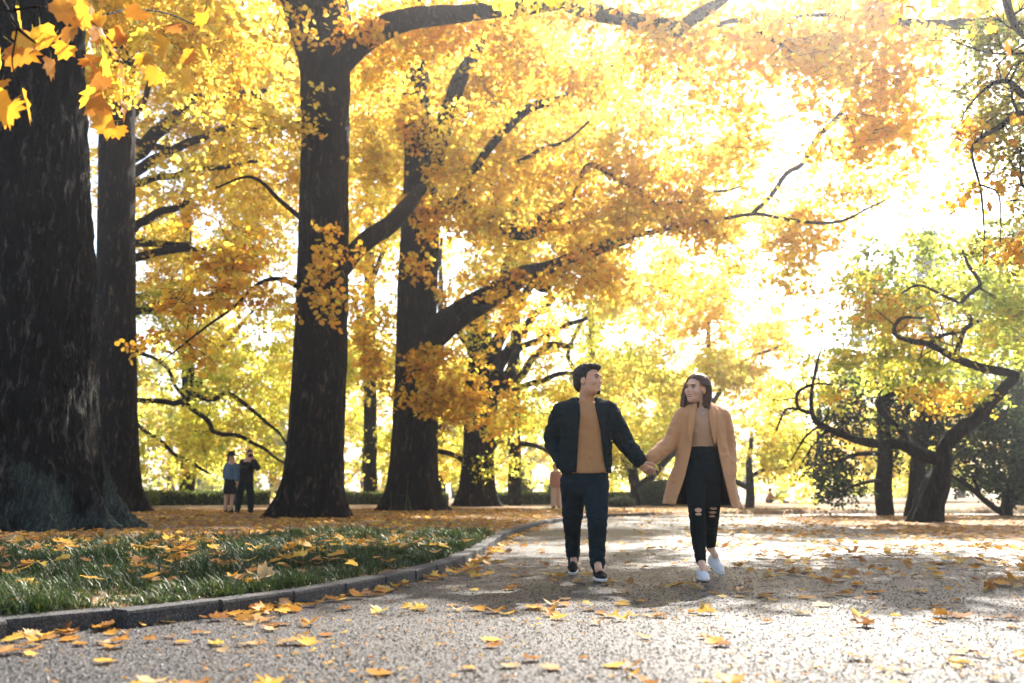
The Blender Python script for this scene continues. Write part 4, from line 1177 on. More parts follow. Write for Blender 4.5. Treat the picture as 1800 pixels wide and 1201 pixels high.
dx, dy = np.cos(az), np.sin(az)
sx_, sy_ = -dy, dx
V = []
for t_, wf in ((0, 1), (.55, .9), (1.0, .08)):
    zz = z0 + hgt * (t_ * 1.15 - lean * .55 * t_ ** 2.2)
    out_ = hgt * lean * (.25 * t_ + .55 * t_ ** 2)
    for s_ in (-1, 1):
        V.append(np.stack([cx + dx * out_ + sx_ * wd * wf * s_, cyy + dy * out_ + sy_ * wd * wf * s_, zz], 1))
V = np.stack(V, 1)
nn = len(V)
b = np.arange(nn)[:, None] * 6
F = np.concatenate([b + np.array([[k, k + 1, k + 3, k + 2]]) for k in (0, 2)], 0)
pal = np.array([(0.022, 0.046, 0.010), (0.034, 0.066, 0.012), (0.058, 0.088, 0.015), (0.12, 0.125, 0.025), (0.24, 0.19, 0.06)])
pi_ = np.clip((noise3(np.stack([cx * .8, cyy * .8, 0 * cx], -1)) * 1.4 + 1.3 + RNG.normal(0, .8, nn) + np.clip((cyy - 10) / 4, 0, 1.3)), 0, 4).astype(int)
colr = pal[pi_] * RNG.uniform(.7, 1.25, (nn, 1))
gm = np_mesh('grass', V.reshape(-1, 3), F, MAT['grass_blade'], True, np.tile(colr, (2, 1)))
tag(obj('grass', gm), 'tufted dark green grass along the kerb of the verge', None, kind='stuff')
print('grass blades', nn)

# tall stalks and a broad-leaved weed in the verge
for k, (px, py, h_) in enumerate([(712, 915, .85), (686, 905, .6), (720, 912, .5)]):
    b0 = G(px, py, .13)
    if k == 0:
        t_ = tag(empty('grass_stalk', tuple(b0)), 'tall thin green stalks rising in front of the forked tree', 'plant')
    c_ = np.array([[0, 0, -.02], [.02, 0, h_ * .5], [.05 * (1 - k), .02, h_]]) + (b0 - G(712, 915, .13))
    M = Mesh(); M.add(*tube(catmull(c_, 8), np.linspace(.008, .003, 8), 5))
    plain('stalk_green', (.10, .14, .04)) if k == 0 else None
    M.build('stalk', MAT['stalk_green'], t_)

def leaf_outline(r, lob=1.0):
    half = [(.10, .02), (.30, -.04), (.50, .10), (.40, .24), (.56, .50), (.34, .52), (.30, .80), (.13, .72)]
    right = [(x * lob * r.uniform(.85, 1.1), y * r.uniform(.92, 1.06)) for x, y in half]
    left = [(-x * lob * r.uniform(.85, 1.1), y * r.uniform(.92, 1.06)) for x, y in half]
    return [(0, 0)] + right + [(0, .97)] + left[::-1]

def leaf_verts(seed, curl):
    r = random.Random(seed)
    o = leaf_outline(r)
    pts = [(0, .42)] + o
    a, b_, c_ = r.uniform(-1, 1), r.uniform(-1, 1), r.uniform(.5, 1.3)
    V = []
    for x, y in pts:
        z = curl * (c_ * abs(x) ** 1.5 * 1.1 + .55 * a * (y - .4) ** 2 + .5 * b_ * x * (y - .4)) + r.uniform(-.02, .02)
        V.append((x, y - .4, z))
    n_ = len(o)
    F = [[0, 1 + i, 1 + (i + 1) % n_] for i in range(n_)]
    # petiole
    k = len(V)
    V += [(-.012, -.40, V[1][2]), (.012, -.40, V[1][2]), (.05, -.72, V[1][2] + .06 * curl), (.035, -.72, V[1][2] + .06 * curl)]
    F2 = [[k, k + 1, k + 2], [k, k + 2, k + 3]]
    return np.array(V), np.array(F + F2)

DRY = np.array([(0.60, 0.30, 0.05), (0.68, 0.40, 0.08), (0.50, 0.24, 0.05), (0.42, 0.22, 0.08), (0.52, 0.36, 0.18), (0.36, 0.17, 0.06), (0.72, 0.48, 0.10)])
LV = []
for k in range(14):
    V_, F_ = leaf_verts(k, random.uniform(.3, 1.6))
    V_[:, 2] -= V_[:, 2].min()
    LV.append((V_, F_))
leaf_me = []
for k in range(28):
    V_, F_ = LV[k % 14]
    c_ = DRY[(k * 3 + k // 14) % len(DRY)] * (1 if k < 14 else .85)
    cc = np.tile(c_, (len(F_), 1)) * np.random.default_rng(k).uniform(.8, 1.12, (len(F_), 1))
    cc[-2:] = (.3, .2, .08)
    leaf_me.append(np_mesh('fallen_leaf', V_, F_, MAT['dry_leaf'], True, cc))

# where leaves lie
def leaf_field():
    pts = []
    def scatter(n_, xf, yf, dens, zf, zone):
        y = yf(n_); x = xf(y)
        k_ = (np.abs(x) < .55 * y + 1.0) & (RNG.random(n_) < dens(x, y))
        x, y = x[k_], y[k_]
        pts.append(np.stack([x, y, zf(x, y), np.full(len(x), zone)], 1))
    clump = lambda x, y, s=1.1: np.clip(.35 + 1.5 * noise3(np.stack([x * s, y * s, 0 * x + 4], -1)), .06, 1)
    zero = lambda x, y: np.full(len(x), .001)
    # path, near
    scatter(1000, lambda y: RNG.uniform(-1, 1, len(y)) * (.55 * y), lambda n_: RNG.uniform(3.2, 10, n_),
            lambda x, y: (x > kerb_x(y) + .1) * clump(x, y), zero, 0)
    scatter(2600, lambda y: RNG.uniform(-.5, 14, len(y)), lambda n_: RNG.uniform(9, 32, n_),
            lambda x, y: (x > kerb_x(y) + .1) * clump(x, y, .5) * .8, zero, 0)
    # against the kerb
    scatter(520, lambda y: kerb_x(y) + .1 + np.abs(RNG.normal(0, .10, len(y))), lambda n_: RNG.uniform(4, 22, n_),
            lambda x, y: np.clip(.5 + 1.6 * noise3(np.stack([x * 0, y * 1.2, 0 * x], -1)), .1, 1), zero, 1)
    # right side drift
    scatter(24000, lambda y: RNG.uniform(1.6, 18, len(y)), lambda n_: RNG.uniform(7.2, 33, n_),
            lambda x, y: np.clip((x - 1.6 - .10 * np.abs(y - 12)) / 2.2, 0, 1) * clump(x, y, .9) * np.where(y > 22, .5, 1), lambda x, y: np.full(len(x), .012), 2)
    # verge
    scatter(6800, lambda y: kerb_x(y) - .1 - RNG.random(len(y)) * 10, lambda n_: RNG.uniform(4.2, 14, n_),
            lambda x, y: clump(x, y, 1.3) * np.clip((y - 2) / 9, .2, 1), lambda x, y: lawn_z(x, y) + RNG.uniform(.03, .10, len(x)) * np.clip((15 - y) / 5, .1, 1), 3)
    # litter under the big trees
    scatter(27000, lambda y: kerb_x(y) - .1 - RNG.random(len(y)) * 16, lambda n_: RNG.uniform(12.5, 36, n_),
            lambda x, y: np.clip((y - 12.5) / 2.5, 0, 1) * np.clip(.6 + noise3(np.stack([x * .6, y * .4, 0 * x], -1)), .25, 1), lambda x, y: lawn_z(x, y) + .006, 4)
    return np.concatenate(pts)
LF = leaf_field()
# only keep what the frame can show
inframe = np.abs(LF[:, 0]) < .525 * LF[:, 1] + .15
dist = np.hypot(LF[:, 0], LF[:, 1])
vis = inframe & (LF[:, 1] > 3.45)
order = np.argsort(np.where(vis, dist + np.where(LF[:, 3] == 3, 1.5, 0), 1e9))
single = order[:300]
CNAME = ['orange', 'golden', 'rust brown', 'brown', 'pale tan', 'dark brown', 'yellow']
def leaf_place(x, y, zone):
    px = 900 + FPX * x / y
    if zone == 1:
        return 'by the kerb, ' + ('near the left edge' if px < 250 else 'below the grass verge' if px < 560 else 'where the kerb bends' if px < 800 else 'where the kerb runs off')
    if zone in (3, 4):
        return 'caught in the grass, ' + ('below the massive trunk' if px < 300 else 'below the straight dark trunk' if px < 520 else 'near the kerb bend')
    side = ('at the far left' if px < 300 else 'left of centre' if px < 650 else 'left of the man' if px < 960 else 'in front of the man' if px < 1110 else 'between the couple' if px < 1190
            else 'in front of the woman' if px < 1310 else 'right of the woman' if px < 1550 else 'at the far right')
    row = 'at the bottom edge' if y < 4.2 else 'on the near asphalt' if y < 5.2 else 'on the asphalt' if y < 6.4 else 'beside the shoes' if y < 8.4 else 'behind the couple'
    return row + ', ' + side
GRP = {0: 'fallen leaves on the path', 2: 'fallen leaves on the path', 1: 'fallen leaves along the kerb', 3: 'fallen leaves in the verge', 4: 'fallen leaves in the verge'}
for i in single:
    x, y, z, zone = LF[i]
    mi = random.randrange(28)
    o = obj('fallen_leaf', leaf_me[mi])
    s_ = random.choice((.055, .07, .085, .1, .115)) * random.uniform(.85, 1.12)
    zs = random.uniform(.25, .8)
    o.scale = (s_, s_ * random.uniform(.85, 1.1), s_ * zs)
    tl = .10 if zone == 0 else .3
    o.location = (x, y, z + (.012 if zone in (1, 3) else 0.003))
    o.rotation_euler = (random.gauss(0, tl), random.gauss(0, tl), random.uniform(0, 6.28))
    size_ = 'small' if s_ < .08 else 'large' if s_ > .105 else 'mid-sized'
    tag(o, '%s %s %s leaf %s' % (size_, 'curled' if zs > .55 else 'flat', CNAME[(mi * 3 + mi // 14) % 7], leaf_place(x, y, int(zone))), 'leaf', GRP[int(zone)])
by = {}
for o in list(COL.objects):
    if o.name.startswith('fallen_leaf') and 'label' in o:
        by.setdefault(o['label'], []).append(o)
for lab, os_ in by.items():
    if len(os_) > 1:
        os_.sort(key=lambda q: q.location.x / q.location.y)
        wds = {2: ('left one', 'right one'), 3: ('left one', 'middle one', 'right one')}.get(len(os_)) or ['first', 'second', 'third', 'fourth', 'fifth', 'sixth', 'seventh', 'eighth'][:len(os_)]
        for q, wd_ in zip(os_, wds):
            q['label'] = lab + (', %s' % wd_ if 'one' in wd_ else ', %s one' % wd_)
rest = np.ones(len(LF), bool); rest[single] = False
for nm, zones, lab in (('fallen_leaves', (0, 1, 2), 'scattered fallen leaves over the path and the soil'), ('leaf_litter', (3, 4), 'carpet of fallen leaves under the trees of the verge')):
    sel = LF[rest & np.isin(LF[:, 3], zones)]
    Vs, Fs, Cs, off = [], [], [], 0
    near = sel[:, 1] < 13
    for var in range(14):
        for part, cheap in ((sel[near], False), (sel[~near], True)):
            q = part[var::14]
            if len(q) == 0:
                continue
            if cheap:
                V_ = np.array([(0, -.4, .05), (.42, 0, .18), (.15, .5, .04), (-.2, .48, .1), (-.45, 0, .22)]) * np.array([1, 1, RNG.uniform(.3, 1.6)])
                F_ = np.array([[0, 1, 2], [0, 2, 3], [0, 3, 4]])
            else:
                V_, F_ = LV[var]
            n_ = len(q)
            a = RNG.uniform(0, 6.28, n_)
            s_ = RNG.uniform(.065, .125, n_)
            tx, ty = RNG.normal(0, .18, n_), RNG.normal(0, .18, n_)
            vx, vy, vz = V_[:, 0][None], V_[:, 1][None], V_[:, 2][None]
            X = (vx * np.cos(a)[:, None] - vy * np.sin(a)[:, None]) * s_[:, None]
            Y = (vx * np.sin(a)[:, None] + vy * np.cos(a)[:, None]) * s_[:, None]
            Z = vz * (s_ * RNG.uniform(.25, .9, n_))[:, None] + X * tx[:, None] + Y * ty[:, None]
            Z = Z - Z.min(1)[:, None] * .85
            Vv = np.stack([X + q[:, 0][:, None], Y + q[:, 1][:, None], Z + q[:, 2][:, None] + .003], -1).reshape(-1, 3)
            Ff = (np.arange(n_)[:, None, None] * len(V_) + F_[None]).reshape(-1, 3) + off
            c_ = DRY[RNG.integers(0, len(DRY), n_)] * RNG.uniform(.65, 1.15, (n_, 1))
            Vs.append(Vv); Fs.append(Ff); Cs.append(np.repeat(c_, len(F_), 0)); off += len(Vv)
    tag(obj(nm, np_mesh(nm, np.concatenate(Vs), np.concatenate(Fs), MAT['dry_leaf'], True, np.concatenate(Cs))), lab, None, kind='stuff')
print('leaf field', len(LF))
# crumbs of broken leaf and grit on the asphalt
n_ = 9000
yb = 3.2 + 16 * RNG.random(n_) ** 1.5
xb = RNG.uniform(-1, 1, n_) * .54 * yb
kb = (xb > kerb_x(yb) + .08) & (RNG.random(n_) < np.clip(.45 + 1.3 * noise3(np.stack([xb * .8, yb * .8, 0 * xb + 9], -1)), .08, 1))
xb, yb = xb[kb], yb[kb]
n_ = len(xb)
ab = RNG.uniform(0, 6.28, n_); sb = RNG.uniform(.006, .024, n_) * (1 + np.clip(yb - 8, 0, 8) * .06)
qv = np.stack([np.stack([xb + np.cos(ab + t_) * sb * r_, yb + np.sin(ab + t_) * sb * r_, .001 + sb * h_], 1) for t_, r_, h_ in ((0, 1, .1), (1.5, .6, .4), (3.1, .9, .05), (4.8, .5, .35))], 1)
cb = DRY[RNG.integers(0, len(DRY), n_)] * RNG.uniform(.4, 1.0, (n_, 1))
tag(obj('leaf_crumbs', np_mesh('leaf_crumbs', qv.reshape(-1, 3), np.arange(n_ * 4).reshape(-1, 4), MAT['dry_leaf'], False, cb)), 'crumbs of broken leaf scattered on the asphalt', None, kind='stuff')


# ================================================================== near sprays with single leaves
def near_leaf_mesh(k, c_):
    V_, F_ = leaf_verts(100 + k, random.uniform(.1, .7))
    V_ = V_ + np.array([0, .72, 0])          # hang from the end of the petiole
    cc = np.tile(np.array(c_), (len(F_), 1)) * np.random.default_rng(k).uniform(.88, 1.08, (len(F_), 1))
    cc[-2:] = (.35, .3, .08)
    return np_mesh('leaf', V_, F_, MAT['leaf'], True, cc)
NL = [near_leaf_mesh(k, [(0.70, 0.32, 0.02), (0.78, 0.40, 0.03), (0.62, 0.26, 0.02), (0.78, 0.44, 0.035), (0.50, 0.20, 0.02), (0.66, 0.48, 0.05), (0.42, 0.17, 0.03), (0.74, 0.36, 0.025)][k % 8]) for k in range(16)]
NLY = [near_leaf_mesh(40 + k, [(0.75, 0.6, 0.06), (0.6, 0.55, 0.06), (0.82, 0.52, 0.05)][k % 3]) for k in range(6)]
def hang_leaves(parent, spots, meshes, size):
    for (px, py, d) in spots:
        p = P(px, py, d)
        o = obj('leaf', random.choice(meshes), parent)
        s_ = size * random.uniform(.75, 1.15)
        o.scale = (s_, s_, s_)
        o.location = p
        # +Y of the leaf points down and a little sideways
        o.rotation_euler = (-pi / 2 + random.gauss(0, .5), random.gauss(0, .6), random.uniform(0, 6.28))
spots1 = [(30, 0), (80, -10), (120, 5), (160, 0), (150, -8), (20, 45), (60, 50), (5, 70), (105, 60), (45, 80), (90, 95), (10, 100), (70, 35), (130, 40), (170, 30), (190, 60), (175, 90), (205, 100), (150, 110), (125, 75),
          (40, 175), (5, 190), (10, 140), (35, 150), (185, 100), (215, 105), (200, 130), (180, 150), (205, 220), (195, 170), (225, 190), (170, 60), (210, 40), (215, 215), (230, 60), (250, 90), (265, 20), (300, 60), (330, 40), (285, 120), (310, 100), (350, 80), (270, 60), (240, 10), (360, 20), (340, 120)]
build_limb('limb', t1, [(42, -330, 15.4, 40), (0, -330, 11, 24), (-40, -200, 7.5, 12), (-25, -60, 5.2, 6), (10, 20, 4.7, 4), (30, 50, 4.6, 3), (60, 75, 4.6, 2)], MAT['bark'], 8, 0, 0.02)
build_limb('limb', t1, [(10, 20, 4.7, 3), (80, 20, 4.8, 2.5), (150, 35, 5, 2), (200, 80, 5.2, 1.5)], MAT['bark'], 6, 0, 0.02)
build_limb('limb', t1, [(150, 35, 5, 2), (230, 20, 5.6, 2), (300, 30, 6.2, 1.5), (350, 50, 6.6, 1)], MAT['bark'], 6, 0, 0.02)
build_limb('limb', t1, [(30, 50, 4.6, 2), (20, 110, 4.5, 1.5), (35, 150, 4.5, 1)], MAT['bark'], 6, 0, 0.01)
hang_leaves(t1, [(x, y - 6, 4.5 + x / 230 + random.uniform(-.25, .35)) for x, y in spots1], NL, .155)
build_limb('limb', t1, [(600, -440, 11.5, 10), (760, -300, 9, 7), (860, -120, 7.4, 4), (930, -30, 6.6, 3), (1000, -15, 6.4, 2)], MAT['bark'], 7, 0, 0.02)
hang_leaves(t1, [(x, y, 6.5 + random.uniform(-.3, .3)) for x, y in [(845, -30), (870, -20), (905, -25), (930, -18), (945, -12), (965, -10), (980, -30), (1000, -8), (1010, -20), (1035, -25), (890, -8), (838, -12)]], NLY, .13)
hang_leaves(tw_, [(x, y, 7.6 + random.uniform(-.5, .5)) for x, y in [(1545, -20), (1560, -5), (1580, 5), (1590, -15), (1610, 10), (1630, 15), (1650, -10), (1570, 20), (1600, -25), (1690, -20), (1725, -5), (1750, 40), (1775, 70)]], NL, .125)
build_limb('limb', tw_, [(1900, -60, 9.4, 6), (1750, -70, 8.4, 4), (1640, -35, 7.8, 3), (1550, -22, 7.6, 2)], MAT['bark_dark'], 6, 0, 0.02)
hang_leaves(tw_, [(x, y, 8.9 + random.uniform(-.2, .2)) for x, y in [(1768, 320), (1745, 355), (1790, 320), (1780, 350), (1795, 300), (1755, 325), (1700, 330), (1690, 340), (1790, 200), (1770, 215), (1788, 240), (1690, 205), (1720, 60), (1740, 30)]], NL, .11)

# ================================================================== coarse stones standing proud of the asphalt, near the camera
n_ = 44000
yb = 3.25 + 8.5 * RNG.random(n_) ** 1.75
xb = RNG.uniform(-1, 1, n_) * .535 * yb
kb = (xb > kerb_x(yb) + .08)
xb, yb = xb[kb], yb[kb]
n_ = len(xb)
sb = RNG.uniform(.004, .0088, n_)
ab = RNG.uniform(0, 6.28, n_)
hb = sb * RNG.uniform(.35, .85, n_)
ring = [np.stack([xb + np.cos(ab + k * 2.09) * sb, yb + np.sin(ab + k * 2.09) * sb, np.full(n_, -.004)], 1) for k in range(3)]
tip = np.stack([xb + RNG.normal(0, .25, n_) * sb, yb + RNG.normal(0, .25, n_) * sb, -.003 + hb], 1)
qv = np.stack(ring + [tip], 1)
ff = (np.arange(n_)[:, None, None] * 4 + np.array([[0, 1, 3], [1, 2, 3], [2, 0, 3]])[None]).reshape(-1, 3)
gc = RNG.choice([.022, .035, .055, .09, .15, .24], n_, p=[.24, .26, .22, .16, .09, .03])[:, None] * np.array([[1.0, .96, .95]]) * RNG.uniform(.85, 1.15, (n_, 1))
tag(obj('asphalt_stones', np_mesh('asphalt_stones', qv.reshape(-1, 3), ff, MAT['grit'], True, np.repeat(gc, 3, 0))), 'coarse worn stones in the surface of the near asphalt', None, kind='stuff')
print('grit', n_)
# ================================================================== people
def fabric(name, c, rough=0.85, scale=140, sheen=0.15, wr=0.35):
    m, nt, out = nodes_of(name)
    v = coords(nt)
    fine = tex_noise(nt, v, scale, 3)
    fold = tex_noise(nt, v, 14, 3)
    cc = ramp(nt, fine, [(0.3, tuple(x * .93 for x in c)), (0.7, tuple(min(1, x * 1.05) for x in c))])
    nb = bump(nt, fine, .12, .002)
    nb = bump(nt, fold, wr * .6, .02, nb)
    p = princ(nt, out, cc, rough, nb, .12)
    p.inputs['Sheen Weight'].default_value = sheen
    p.inputs['Sheen Roughness'].default_value = .5
    return m
def skin_mat(name, c):
    m, nt, out = nodes_of(name)
    n_ = tex_noise(nt, coords(nt), 40, 3)
    cc = ramp(nt, n_, [(0.3, tuple(x * .92 for x in c)), (0.7, tuple(min(1, x * 1.05) for x in c))])
    p = princ(nt, out, cc, .5, None, .35)
    p.inputs['Subsurface Weight'].default_value = .12
    p.inputs['Subsurface Radius'].default_value = (.012, .005, .003)
    return m
def hair_mat(name, c):
    m, nt, out = nodes_of(name)
    n_ = tex_noise(nt, coords(nt, (1, 1, .12)), 160, 4, .7)
    cc = ramp(nt, n_, [(0.3, tuple(x * .6 for x in c)), (0.7, tuple(x * 1.6 for x in c))])
    princ(nt, out, cc, .5, bump(nt, n_, .6, .006), .3)
    return m
skin_mat('skin', (0.68, 0.38, 0.25)); skin_mat('skin_light', (0.78, 0.48, 0.34))
hair_mat('hair_black', (0.012, 0.011, 0.012)); hair_mat('hair_brown', (0.085, 0.044, 0.032))
fabric('jacket_navy', (0.003, 0.012, 0.017), .8, 160, 0.); fabric('shirt_tan', (0.46, 0.24, 0.11), .9)
fabric('jeans_navy', (0.005, 0.018, 0.028), .9, 220, 0.); fabric('jeans_black', (0.003, 0.010, 0.014), .9, 220, 0.)
fabric('coat_camel', (0.60, 0.31, 0.15), .9, 90, .3, .25); fabric('coat_lining', (0.03, 0.018, 0.015), .6)
fabric('sweater', (0.52, 0.32, 0.21), .95, 110, .3); fabric('shoe_black', (0.008, 0.009, 0.011), .7, 200, .0)
fabric('shoe_white', (0.78, 0.78, 0.80), .6, 200, .0, .1); fabric('denim_light', (0.10, 0.16, 0.22), .9); fabric('cloth_black', (0.010, 0.012, 0.014))
fabric('coat_rose', (0.42, 0.20, 0.15)); fabric('trousers_beige', (0.55, 0.40, 0.30)); fabric('rubber_white', (0.72, 0.71, 0.70), .6, 200, 0, .05)
plain('eye_white', (0.75, 0.73, 0.70), .3, .5); plain('eye_dark', (0.012, 0.008, 0.006), .2, .6); plain('lip', (0.42, 0.13, 0.11), .45); plain('teeth', (0.8, 0.78, 0.72), .35)
plain('lip_man', (0.34, 0.15, 0.11), .5); plain('metal_silver', (0.6, 0.62, 0.66), .25, .8)

class Field:
    def __init__(self, lo, hi, h):
        self.lo = np.asarray(lo, float); self.h = h
        self.n = np.ceil((np.asarray(hi, float) - self.lo) / h).astype(int) + 1
        self.f = np.full(self.n, .2, dtype=np.float32)
    def box(self, lo, hi, pad):
        a = np.clip(np.floor((np.asarray(lo) - pad - self.lo) / self.h).astype(int), 0, self.n)
        b = np.clip(np.ceil((np.asarray(hi) + pad - self.lo) / self.h).astype(int) + 1, 0, self.n)
        return tuple(slice(i, j) for i, j in zip(a, b))
    def pts(self, s):
        ax = [self.lo[i] + np.arange(s[i].start, s[i].stop) * self.h for i in range(3)]
        return ax[0][:, None, None], ax[1][None, :, None], ax[2][None, None, :]
    def _put(self, s, d, k, op):
        g = self.f[s]
        if op == 'add':
            hh = np.clip(.5 + .5 * (g - d) / k, 0, 1) if k > 0 else (d < g).astype(float)
            r = g * (1 - hh) + d * hh - (k * hh * (1 - hh) if k > 0 else 0)
        else:
            d = -d
            hh = np.clip(.5 - .5 * (g - d) / k, 0, 1) if k > 0 else (d > g).astype(float)
            r = g * (1 - hh) + d * hh + (k * hh * (1 - hh) if k > 0 else 0)
        self.f[s] = r
    def cap(self, a, b, ra, rb, k=.02, op='add', sc=(1, 1, 1)):
        a = np.asarray(a, float); b = np.asarray(b, float)
        m_ = max(ra, rb)
        s = self.box(np.minimum(a, b) - m_, np.maximum(a, b) + m_, .06)
        if any(q.stop <= q.start for q in s): return self
        X, Y, Z = self.pts(s)
        ab = b - a
        t = np.clip(((X - a[0]) * ab[0] + (Y - a[1]) * ab[1] + (Z - a[2]) * ab[2]) / max(ab.dot(ab), 1e-9), 0, 1)
        d = np.sqrt(((X - a[0] - t * ab[0]) / sc[0]) ** 2 + ((Y - a[1] - t * ab[1]) / sc[1]) ** 2 + ((Z - a[2] - t * ab[2]) / sc[2]) ** 2) - (ra + t * (rb - ra))
        self._put(s, d, k, op); return self
    def chain(self, pts, rs, k=.02, sub=4, **kw):
        q = catmull(np.column_stack([np.asarray(pts), rs]), (len(pts) - 1) * sub + 1)
        for i in range(len(q) - 1):
            self.cap(q[i, :3], q[i + 1, :3], q[i, 3], q[i + 1, 3], k, **kw)
        return self
    def ell(self, c, r, k=.015, op='add', R=None):
        c = np.asarray(c, float); r = np.asarray(r, float)
        m_ = r.max()
        s = self.box(c - m_, c + m_, .05)
        if any(q.stop <= q.start for q in s): return self
        X, Y, Z = self.pts(s)
        dx, dy, dz = X - c[0], Y - c[1], Z - c[2]
        if R is not None:
            dx, dy, dz = (R[i][0] * dx + R[i][1] * dy + R[i][2] * dz for i in range(3))
        k0 = np.sqrt((dx / r[0]) ** 2 + (dy / r[1]) ** 2 + (dz / r[2]) ** 2)
        k1 = np.sqrt((dx / r[0] ** 2) ** 2 + (dy / r[1] ** 2) ** 2 + (dz / r[2] ** 2) ** 2)
        d = k0 * (k0 - 1) / np.maximum(k1, 1e-6)
        self._put(s, d, k, op); return self
    def loft(self, rings, k=.03, op='add', p=2.3, cap=True):
        """rings: (cx, cy, z, rx, ry) from low to high z"""
        q = np.array(rings, float)
        q = q[np.argsort(q[:, 2])]
        lo = np.array([(q[:, 0] - q[:, 3]).min(), (q[:, 1] - q[:, 4]).min(), q[0, 2]])
        hi = np.array([(q[:, 0] + q[:, 3]).max(), (q[:, 1] + q[:, 4]).max(), q[-1, 2]])
        s = self.box(lo, hi, .06)
        X, Y, Z = self.pts(s)
        zz = np.linspace(q[0, 2], q[-1, 2], 80)
        t = catmull(q, 80 * 2)
        o_ = np.argsort(t[:, 2]); t = t[o_]
        I = lambda j: np.interp(Z[0, 0], t[:, 2], t[:, j])[None, None, :]
        ex = (np.abs((X - I(0)) / I(3)) ** p + np.abs((Y - I(1)) / I(4)) ** p) ** (1 / p)
        d = (ex - 1) * np.minimum(I(3), I(4))
        if cap:
            d = np.maximum(d, np.maximum(q[0, 2] - Z, Z - q[-1, 2]))
        self._put(s, d, k, op); return self
    def wrinkle(self, amp, freq, stretch=(1, 1, 1), seed=0., mask=None):
        """fold the surface; only near the zero level"""
        idx = np.argwhere(np.abs(self.f) < .03)
        p = self.lo + idx * self.h
        v = noise3(p * freq * np.asarray(stretch) + seed)
        v = 1 - 2 * np.abs(v)
        a = amp * v
        if mask is not None: a = a * mask(p)
        self.f[idx[:, 0], idx[:, 1], idx[:, 2]] -= a.astype(np.float32)
        return self
    def cut(self, fn, lo=None, hi=None):
        """keep where fn(X, Y, Z) < 0"""
        s = tuple(slice(0, n_) for n_ in self.n)
        X, Y, Z = self.pts(s)
        self.f = np.maximum(self.f, fn(X, Y, Z)).astype(np.float32); return self
    def copy(self):
        g = Field.__new__(Field); g.lo, g.h, g.n, g.f = self.lo, self.h, self.n, self.f.copy(); return g
    def mesh(self, name, mat, parent=None, dec=None, mv=None):
        f = self.f
        f[0] = f[-1] = .1; f[:, 0] = f[:, -1] = .1; f[:, :, 0] = f[:, :, -1] = .1
        ins = f < 0
        nx, ny, nz = f.shape
        cnt = np.zeros((nx - 1, ny - 1, nz - 1), np.int8)
        for dx in (0, 1):
            for dy in (0, 1):
                for dz in (0, 1):
                    cnt += ins[dx:nx - 1 + dx, dy:ny - 1 + dy, dz:nz - 1 + dz]
        act = np.argwhere((cnt > 0) & (cnt < 8))
        vid = np.full(cnt.shape, -1, np.int64)
        vid[act[:, 0], act[:, 1], act[:, 2]] = np.arange(len(act))
        cs = [(0, 0, 0), (1, 0, 0), (0, 1, 0), (1, 1, 0), (0, 0, 1), (1, 0, 1), (0, 1, 1), (1, 1, 1)]
        val = [f[act[:, 0] + c[0], act[:, 1] + c[1], act[:, 2] + c[2]].astype(float) for c in cs]
        acc = np.zeros((len(act), 3)); num = np.zeros(len(act))
        for a, b in [(0, 1), (2, 3), (4, 5), (6, 7), (0, 2), (1, 3), (4, 6), (5, 7), (0, 4), (1, 5), (2, 6), (3, 7)]:
            cr = (val[a] < 0) != (val[b] < 0)
            t = np.where(cr, val[a] / np.where(cr, val[a] - val[b], 1), 0)
            pa, pb = np.array(cs[a]), np.array(cs[b])
            acc += np.where(cr[:, None], pa + t[:, None] * (pb - pa), 0); num += cr
        V = self.lo + (act + acc / num[:, None]) * self.h
        Q = []
        for ax in range(3):
            o1, o2 = [(1, 2), (2, 0), (0, 1)][ax]
            A = np.take(ins, range(f.shape[ax] - 1), ax); B = np.take(ins, range(1, f.shape[ax]), ax)
            e = np.argwhere(A != B)
            st = A[e[:, 0], e[:, 1], e[:, 2]]
            q = []
            for u, w_ in ((0, 0), (-1, 0), (-1, -1), (0, -1)):
                c = e.copy(); c[:, o1] += u; c[:, o2] += w_
                q.append(vid[c[:, 0], c[:, 1], c[:, 2]])
            q = np.stack(q, 1)
            q[~st] = q[~st][:, ::-1]
            Q.append(q)
        Q = np.concatenate(Q)
        me = np_mesh(name, V, Q, mat)
        o = obj(name, me, parent)
        if dec:
            md = o.modifiers.new('d', 'DECIMATE'); md.ratio = dec
            dg = bpy.context.evaluated_depsgraph_get()
            me2 = bpy.data.meshes.new_from_object(o.evaluated_get(dg))
            o.modifiers.clear(); o.data = me2; me2.name = name
            bpy.data.meshes.remove(me)
            me2.polygons.foreach_set('use_smooth', np.ones(len(me2.polygons), bool))
        return o

def unit(v):
    v = np.asarray(v, float); return v / np.linalg.norm(v)

